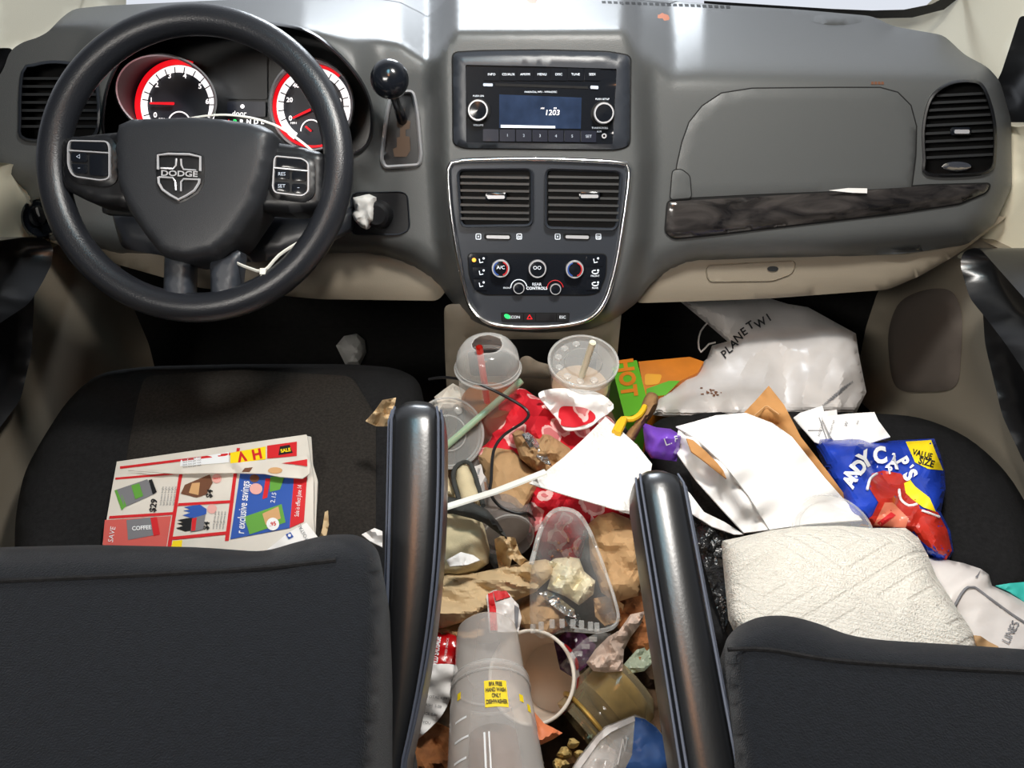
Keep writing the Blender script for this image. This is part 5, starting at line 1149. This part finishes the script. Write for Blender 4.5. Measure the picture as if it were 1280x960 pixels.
def bluebag():
    r = thing('bread_bag', 'clear bag with white edge and blue print, bottom of the heap by the jar', 'bag', Pz(780, 935, .44))
    s = Sheet(zo([(706, 975), (722, 948), (744, 920), (756, 908), (776, 900), (794, 893), (806, 898), (820, 908), (832, 922), (840, 940), (842, 975)], .08), amp=.008, freq=.03, seed=5, puff=.02, puffw=20, step=4)
    b = MB(); s.fill(b, .003); b.build('bag_body', 'clear_tumbler', r, ang=60)
    b = MB(); s.decal(b, [(794, 896), (806, 899), (820, 909), (831, 923), (838, 941), (840, 972), (776, 972), (790, 944)], 0, .0015, 5); b.build('blue_panel', M.setdefault('bluefilm2', mat('dusty_blue_film', (58, 92, 150), .35, bump=.3, bscale=40)), r)
    b = MB(); s.decal(b, [(708, 973), (724, 949), (746, 921), (758, 909), (792, 895), (794, 901), (764, 915), (750, 926), (730, 954), (716, 973)], 0, .0018, 4); b.tube([s(x, y, .002) for x, y in ((772, 956), (779, 924), (781, 940), (784, 922))], .0007, 0, seg=5); b.build('white_edge', 'plasticbag', r)
    s2 = Sheet(zo([(722, 975), (738, 946), (756, 930), (770, 938), (764, 975)], .06), amp=.01, freq=.05, seed=2); b = MB(); s2.fill(b, .002); b.build('bag_contents', 'napkin', r)
bluebag()
# big clear tumbler lying towards the camera
def tumbler():
    a0 = Pz(609, 796, .535); a1 = Pz(619, 955, .545); ax = (a1 - a0).normalized(); L = (a1 - a0).length
    r = thing('shaker_tumbler', 'large frosted clear tumbler with yellow sticker, lying at the bottom centre', 'tumbler', a0 + V((.0, -.1, -.05)))
    R0 = .0305
    b = MB(); b.lathe([(0, -.010), (R0 * .82, -.010), (R0 * .95, -.006), (R0, .004), (R0 * 1.08, .052)], a0, ax, 0, 56); b.build('tumbler_cap', 'clear_tumbler', r)
    b = MB(); b.lathe([(R0 * 1.16, .050), (R0 * 1.2, .056), (R0 * 1.16, .060), (R0 * 1.22, .075), (R0 * 1.36, .15), (R0 * 1.46, .26), (R0 * 1.3, .262)], a0, ax, 0, 56); b.build('tumbler_body', 'clear_tumbler', r)
    x = V((1, 0, 0)); x = (x - ax * x.dot(ax)).normalized(); y = ax.cross(x); y = y if y.z > 0 else -y
    b = MB()
    for h, rad in ((.050, 1.15), (.059, 1.18)): b.tube([a0 + ax * h + (x * math.cos(a) + y * math.sin(a)) * R0 * rad for a in np.linspace(0, 2 * math.pi, 61)[:-1]], .0012, 0, True, 8)
    b.build('ridge_ring', 'clear_lid', r)
    def on(u, h, l=0):  # u: angle from the top of the side facing up, h: along the axis
        rad = R0 * lerp_tab([(0, 1), (.052, 1.08), (.06, 1.17), (.075, 1.22), (.15, 1.36), (.26, 1.46)], h) + l
        return a0 + ax * h + (x * math.sin(u) + y * math.cos(u)) * rad
    def dec(name, u0, u1, h0, h1, m_, t=None, tm=None, par=r):
        b = MB(); n = 8; vs = [on(u0 + (u1 - u0) * i / n, h, .0006) for h in (h0, h1) for i in range(n + 1)]
        b.add(vs, [(i, i + 1, n + 2 + i, n + 1 + i) for i in range(n)])
        if t:
            for q, line in enumerate(t): text(b, line, lambda X, Y, l: on(X, Y, l), (u0 + u1) / 2, h0 + (h1 - h0) * (.16 + .22 * q), .004, .001, 1, 0, aspect=25) if 0 else None
            for q, line in enumerate(t):
                vs_, fs_ = glyphs(line, .03); hh = h0 + (h1 - h0) * (.16 + .22 * q); sz = (h1 - h0) * .22
                b.add([on((u0 + u1) / 2 + gx * sz * .5 / (R0 * 1.25), hh - gy * sz, .0011) for gx, gy in vs_], fs_, 1)
        b.build(name, [m_, tm or 'ink'], par)
    dec('yellow_sticker', -.16, .36, .072, .098, 'yellow', ['BPA FREE', 'HAND WASH', 'ONLY', 'DISHWASHER'])
    for u, h in ((-.85, .074), (.95, .088), (.72, .082)): dec('yellow_mark', u - .05, u + .07, h, h + .007, 'yellow')
    dec('oz_mark', .62, 1.02, .150, .152, 'whiteink')
    for i in range(5): dec('measure_line', -.95, -.6 + .05 * (i % 2), .10 + i * .018, .102 + i * .018, 'whiteink')
    dec('side_lettering', -.22, -.18, .12, .19, 'whiteink'); dec('side_lettering', -.12, -.09, .12, .19, 'whiteink')
    dec('amber_band', .0, .32, .170, .173, 'yellow')
    b = MB(); b.lathe([(0, .09), (R0 * .7, .095), (R0 * .95, .2), (0, .21)], a0 - y * .012, ax, 0, 24); b.build('contents', M.setdefault('tumbcont', clear('pinkish_residue', body=.35, edge=.4, haze=(150, 110, 90), rough=.5)), r)
tumbler()

# ---------------------------------------------------------------- right side: glove, purple bag, tray, receipts, chips, towel, pouch
def glove():
    r = thing('work_glove', 'worn tan leather strap with yellow cord beside the green carton', 'leather strap', Pz(800, 530, .55))
    for n, ol, z in (('strap', [(784, 540), (794, 528), (800, 512), (806, 496), (813, 490), (822, 494), (822, 504), (814, 518), (806, 526), (794, 546), (786, 562), (778, 556)], .60),):
        s = Sheet([(x, y, z) for x, y in ol], amp=.004, freq=.05, puff=.01, puffw=7, step=3, smooth=True); b = MB(); s.fill(b, .006); b.build(n, 'leather_tan', r, ang=60)
    b = MB(); b.tube([Pz(x, y, .612) for x, y in cat_open([(768, 540), (772, 532), (778, 524), (790, 524), (800, 518), (806, 508)], 4)], [.0042] * 3 + [.003] * 99 if 0 else .0034, 0, seg=8); b.tube([Pz(x, y, .614) for x, y in cat_open([(772, 542), (777, 532), (780, 524)], 4)], .004, 0, seg=8); b.build('cord', 'rope', r)
    s = Sheet([(768, 536, .59), (780, 530, .59), (790, 548, .58), (784, 566, .58), (770, 548, .58)], step=4); b = MB(); s.fill(b, .004); b.build('dark_lining', 'black', r)
glove()
multi('snack_bag', 'purple plastic snack wrapper at the tip of the passenger armrest', 'wrapper', ['purple', 'whiteink'], [(803, 528, .60), (820, 534, .605), (838, 536, .61), (852, 544, .61), (850, 556, .60), (846, 576, .59), (832, 574, .59), (814, 572, .585), (807, 562, .59)], lambda b, s: (s.text(b, 'L.', 835, 552, 14, 1, 20, lift=.002), s.text(b, 'F', 845, 549, 10, 1, 10, lift=.002, bold=.03)), amp=.010, freq=.035, seed=3, puff=.012, puffw=12, step=4)
def tray():
    r = thing('food_tray', 'bright white folded paper food tray with cardboard back on the passenger seat', 'food tray', Pz(940, 610, .56))
    def kid(n, m_, ol, **k):
        s = Sheet(ol, step=5, **k); b = MB(); s.fill(b, .0016); return b.build(n, m_, r, ang=50), s
    kid('cardboard_back', 'card', [(926, 520, .615), (945, 500, .625), (961, 482, .635), (980, 506, .63), (1001, 546, .62), (1035, 590, .61), (1077, 647, .595), (1064, 648, .59), (1010, 590, .60), (960, 540, .605)], amp=0)
    b = MB(); b.tube([Pz(x, y, .628) for x, y in ((942, 520), (956, 508), (960, 508), (974, 518))], .0007, 0, seg=5); b.build('torn_edge', 'tanink', r)
    _, s = kid('white_liner', 'white', [(845, 533, .625), (868, 527, .632), (895, 519, .638), (932, 516, .638), (966, 529, .634), (990, 546, .632), (1030, 596, .618), (1078, 650, .60), (1050, 652, .598), (1010, 655, .596), (962, 662, .592), (936, 620, .61), (905, 580, .625), (870, 548, .628)], amp=.001, freq=.01)
    kid('side_wall', 'white', [(848, 536, .622), (870, 548, .626), (905, 580, .623), (936, 620, .608), (962, 662, .590), (930, 666, .582), (902, 636, .588), (870, 600, .592), (843, 562, .60)], amp=.002, freq=.02)
    kid('cardboard_strip', 'card', [(858, 548, .630), (866, 550, .630), (880, 562, .629), (896, 578, .627), (904, 588, .626), (908, 598, .622), (898, 590, .622), (880, 576, .624), (864, 564, .626)], amp=0)
tray()
sheet('paper_sheet', 'thin white paper under the tray beside the passenger armrest', 'paper', 'white', [(850, 606, .575), (862, 616, .578), (880, 640, .58), (905, 652, .58), (930, 668, .578), (918, 668, .575), (890, 658, .574), (862, 640, .57)], amp=.001, freq=.02, step=4)
sheet('plastic_film', 'shiny black plastic film between passenger armrest and paper towel', 'film', 'blackfilm', [(862, 640, .56), (880, 655, .565), (908, 664, .565), (906, 700, .56), (912, 770, .56), (905, 790, .56), (884, 720, .56), (866, 660, .56)], amp=.006, freq=.05, step=4)
multi('receipt', 'white printed receipt sticking out behind the cardboard tray', 'receipt', ['white', 'grayink'], [(992, 522, .585), (1000, 516, .587), (1028, 507, .59), (1030, 514, .59), (1046, 512, .588), (1048, 540, .583), (1040, 560, .58), (1018, 552, .582)], lambda b, s: (s.text(b, 'ACCOUNT', 1026, 536, 4, 1, 75), b.tube([s(1024, 522, .001), s(1033, 548, .001)], .0006, 1, seg=5), b.tube([s(1010, 538, .001), s(1028, 538, .001)], .0005, 1, seg=5)), amp=.002, freq=.03)
multi('receipt', 'broad white printed slip above the blue snack bag', 'receipt', ['white', 'grayink'], [(1027, 521, .595), (1060, 517, .597), (1093, 515, .597), (1098, 526, .595), (1113, 546, .588), (1080, 556, .588), (1050, 562, .588), (1038, 544, .592)], lambda b, s: (s.text(b, 'W', 1058, 530, 6, 1, 70), s.text(b, 'RECEIPT NO', 1040, 534, 3.4, 1, 74), s.text(b, 'date', 1072, 528, 3, 1, 70)), amp=.001, freq=.02)
def chips():
    r = thing('crisp_bag', 'blue and red snack bag with yellow corner on the passenger seat', 'snack bag', Pz(1110, 620, .56))
    z = .575
    ol = [(1018, 548, z), (1040, 546, z), (1068, 548, z + .01), (1100, 552, z), (1130, 550, z), (1168, 548, z), (1176, 570, z), (1181, 590, z), (1182, 612, z), (1176, 640, z), (1188, 664, z), (1192, 690, z - .005), (1184, 702, z - .008), (1160, 690, z), (1140, 668, z), (1100, 664, z), (1062, 658, z), (1052, 630, z), (1040, 600, z), (1026, 570, z)]
    s = Sheet(ol, amp=.010, freq=.025, seed=13, puff=.028, puffw=26, step=5); b = MB(); s.fill(b, .004); b.build('bag_film', 'blue', r, ang=18)
    b = MB(); s.decal(b, [(1090, 592), (1104, 588), (1126, 592), (1144, 610), (1150, 636), (1172, 640), (1184, 662), (1190, 688), (1183, 700), (1160, 688), (1142, 666), (1108, 662), (1070, 660), (1090, 645), (1098, 628), (1084, 606)], 0, .0012, 5); b.build('red_panel', 'bagred', r, ang=18)
    b = MB(); s.decal(b, [(1132, 552), (1164, 550), (1170, 566), (1179, 588), (1160, 586), (1144, 578)], 0, .0014, 5)
    s.decal(b, [(1130, 604), (1138, 600), (1144, 608), (1162, 622), (1170, 640), (1154, 634), (1140, 624), (1132, 616)], 0, .002, 4); b.build('yellow_panel', 'yellow', r, ang=70)
    b = MB(); s.text(b, 'VALUE', 1153, 568, 10, 0, -14, lift=.0026, bold=.03, aspect=.85); s.text(b, 'SIZE', 1158, 578, 12, 0, -16, lift=.0026, bold=.03, aspect=.9); b.build('corner_lettering', 'ink', r)
    b = MB()
    for ch, x, y, z_, a in (('A', 1063, 602, 18, 62), ('N', 1067, 592, 20, 52), ('D', 1075, 584, 20, 44), ('Y', 1082, 575, 22, 30), ('C', 1100, 570, 23, 8), ('A', 1116, 577, 21, -8), ('P', 1113, 588, 10, 10), ('P', 1128, 577, 17, -60), ("'", 1136, 586, 14, -50), ('S', 1137, 594, 20, -58)): s.text(b, ch, x, y, z_ * 1.2, 0, a, lift=.0034, bold=.05, aspect=.85)
    b.tube([s(x, y, .003) for x, y in cat_open([(1084, 612), (1088, 598), (1096, 592)], 4)], .0014, 0, seg=6); b.tube([s(x, y, .003) for x, y in cat_open([(1124, 612), (1126, 624), (1136, 632), (1146, 630)], 4)], .0014, 0, seg=6); b.tube([s(x, y, .003) for x, y in cat_open([(1152, 638), (1164, 642), (1174, 646)], 4)], .0012, 0, seg=6)
    b.build('bag_lettering', 'whiteink', r)
    b = MB(); s.decal(b, [(1106, 628), (1116, 628), (1136, 648), (1132, 660), (1092, 657)], 0, .0022, 4); b.build('pink_flash', M.setdefault('salmon', mat('salmon_film', (224, 128, 100), .3)), r)
    b = MB(); s.decal(b, [(1114, 640), (1120, 644), (1102, 658), (1096, 654)], 0, .003, 4); b.build('red_bar', 'red', r)
chips()
b = MB(); c = Pz(1042, 664, .605); b.lathe([(.040, -.004), (.040, .0), (.038, .002), (.034, .0005), (.032, -.002), (0, -.002)], c, V((0, -.3, 1)), 0, 48); o = b.build('cup_lid', 'clear_lid'); tag(o, 'clear round lid half hidden under the quilted paper towel', 'lid')
def towel():
    z = .585
    ol = [(903, 676, z + .01), (940, 668, z + .018), (962, 663, z + .02), (1000, 658, z + .022), (1050, 657, z + .022), (1090, 660, z + .022), (1132, 660, z + .018), (1148, 672, z + .015), (1160, 694, z + .012), (1170, 720, z + .012), (1196, 760, z + .01), (1216, 790, z + .006), (1226, 830, z), (1100, 860, z + .02), (940, 830, z + .02), (912, 770, z + .015), (908, 730, z + .012)]
    o, s = sheet('paper_towel', 'large quilted white paper towel folded on the passenger seat', 'paper towel', 'towel', ol, thick=.006, amp=.0035, freq=.011, seed=4, step=6, puff=.02, puffw=30)
towel()
def pouch():
    r = thing('plastic_pouch', 'white plastic pouch with inset window and grey lettering on the passenger seat', 'pouch', Pz(1220, 760, .56))
    z = .575
    ol = [(1140, 690, z), (1162, 696, z + .004), (1186, 700, z + .006), (1205, 704, z + .008), (1226, 711, z + .008), (1236, 718, z + .008), (1240, 732, z + .006), (1262, 742, z + .004), (1300, 764, z), (1330, 830, z), (1200, 830, z), (1186, 780, z)]
    s = Sheet(ol, amp=.004, freq=.02, seed=6, puff=.012, puffw=20, step=5); b = MB(); s.fill(b, .003); b.build('pouch_body', 'plasticbag', r, ang=60)
    b = MB(); b.tube([s(x, y, .0015) for x, y in cat_open([(1190, 764), (1202, 742), (1210, 734), (1218, 734), (1240, 750), (1268, 770), (1300, 790)], 5)], .0012, 0, seg=6); b.build('window_seam', 'grayink', r)
    b = MB(); s.text(b, 'LINES', 1264, 790, 15, 0, 62, lift=.0025, aspect=.8); s.decal(b, [(1222, 718), (1226, 712), (1222, 722), (1219, 721)], 0, .002, 3); b.build('pouch_lettering', 'grayink', r)
pouch()
sheet('plastic_wrap', 'teal plastic corner behind the white pouch at the right edge', 'wrapper', 'teal', [(1244, 732, .57), (1262, 729, .572), (1320, 724, .575), (1320, 780, .56), (1280, 752, .565), (1262, 740, .568)], amp=.003, freq=.03)
sheet('paper_scrap', 'torn brown paper corner in front of the white pouch', 'paper', 'kraft', [(1217, 794, .60), (1226, 795, .602), (1236, 802, .60), (1248, 808, .60), (1252, 822, .595), (1226, 822, .595)], amp=.002, freq=.05, step=3)
# ================================================================== LIGHT AND CAMERA
w = bpy.data.worlds.new('surroundings'); SC.world = w; w.use_nodes = True; nt = w.node_tree; bg = nt.nodes['Background']
tc = N(nt, 'ShaderNodeTexCoord'); sx = N(nt, 'ShaderNodeSeparateXYZ'); nt.links.new(tc.outputs['Generated'], sx.inputs[0])
mr = N(nt, 'ShaderNodeMapRange'); mr.inputs['From Min'].default_value = .1; mr.inputs['From Max'].default_value = .8; mr.interpolation_type = 'SMOOTHSTEP'
nt.links.new(sx.outputs['Y'], mr.inputs['Value'])
mx = N(nt, 'ShaderNodeMix', data_type='RGBA'); mx.inputs['A'].default_value = (.07, .075, .09, 1); mx.inputs['B'].default_value = (1.0, 1.05, 1.15, 1)
nt.links.new(mr.outputs[0], mx.inputs['Factor']); nt.links.new(mx.outputs['Result'], bg.inputs['Color']); bg.inputs['Strength'].default_value = .75
def area(name, loc, target, size, energy, col, spread=180):
    l = bpy.data.lights.new(name, 'AREA'); l.shape = 'RECTANGLE'; l.size, l.size_y = size; l.energy = energy; l.color = col; l.spread = math.radians(spread)
    o = bpy.data.objects.new(name, l); COL.objects.link(o); o.location = loc; o.rotation_euler = (V(target) - V(loc)).to_track_quat('-Z', 'Y').to_euler(); return o
area('dome_lamp', (.14, .60, 1.56), (.16, .62, .5), (.16, .10), 9.5, (1, .96, .90))
area('added_cool_light', (-.12, .50, 1.57), (-.05, .5, .6), (.22, .12), 1.3, (.35, .8, 1.0))  # added cool light without a fixture, meant as a cyan reflection on the armrests
area('added_warm_light', (-.10, .28, 1.57), (-.05, .35, .6), (.16, .16), 1.0, (1, .42, .16))  # warm counterpart, also added, for an orange glint on the armrests
area('added_rear_fill', (-.50, -.40, 1.52), (.62, 1.0, .5), (.4, .16), 4.0, (1, .95, .88), 110)  # added fill from behind the camera: brightens chrome, dash face and right door
area('work_lamp', (-.1, 4.2, 2.1), (0, 1.1, .9), (1.1, .5), 100.0, (.86, .93, 1.0))
cam = bpy.data.cameras.new('camera'); co = bpy.data.objects.new('camera', cam); COL.objects.link(co); co.location = CAM
co.rotation_euler = (math.radians(90) - PITCH, 0, 0); cam.sensor_width = 36; cam.lens = 36 * F / 1280; cam.clip_start = .01
SC.camera = co
SC.view_settings.view_transform = 'Standard'; SC.view_settings.look = 'None'; SC.view_settings.gamma = 1; SC.view_settings.use_curve_mapping = False
SC.view_settings.exposure = 0.0
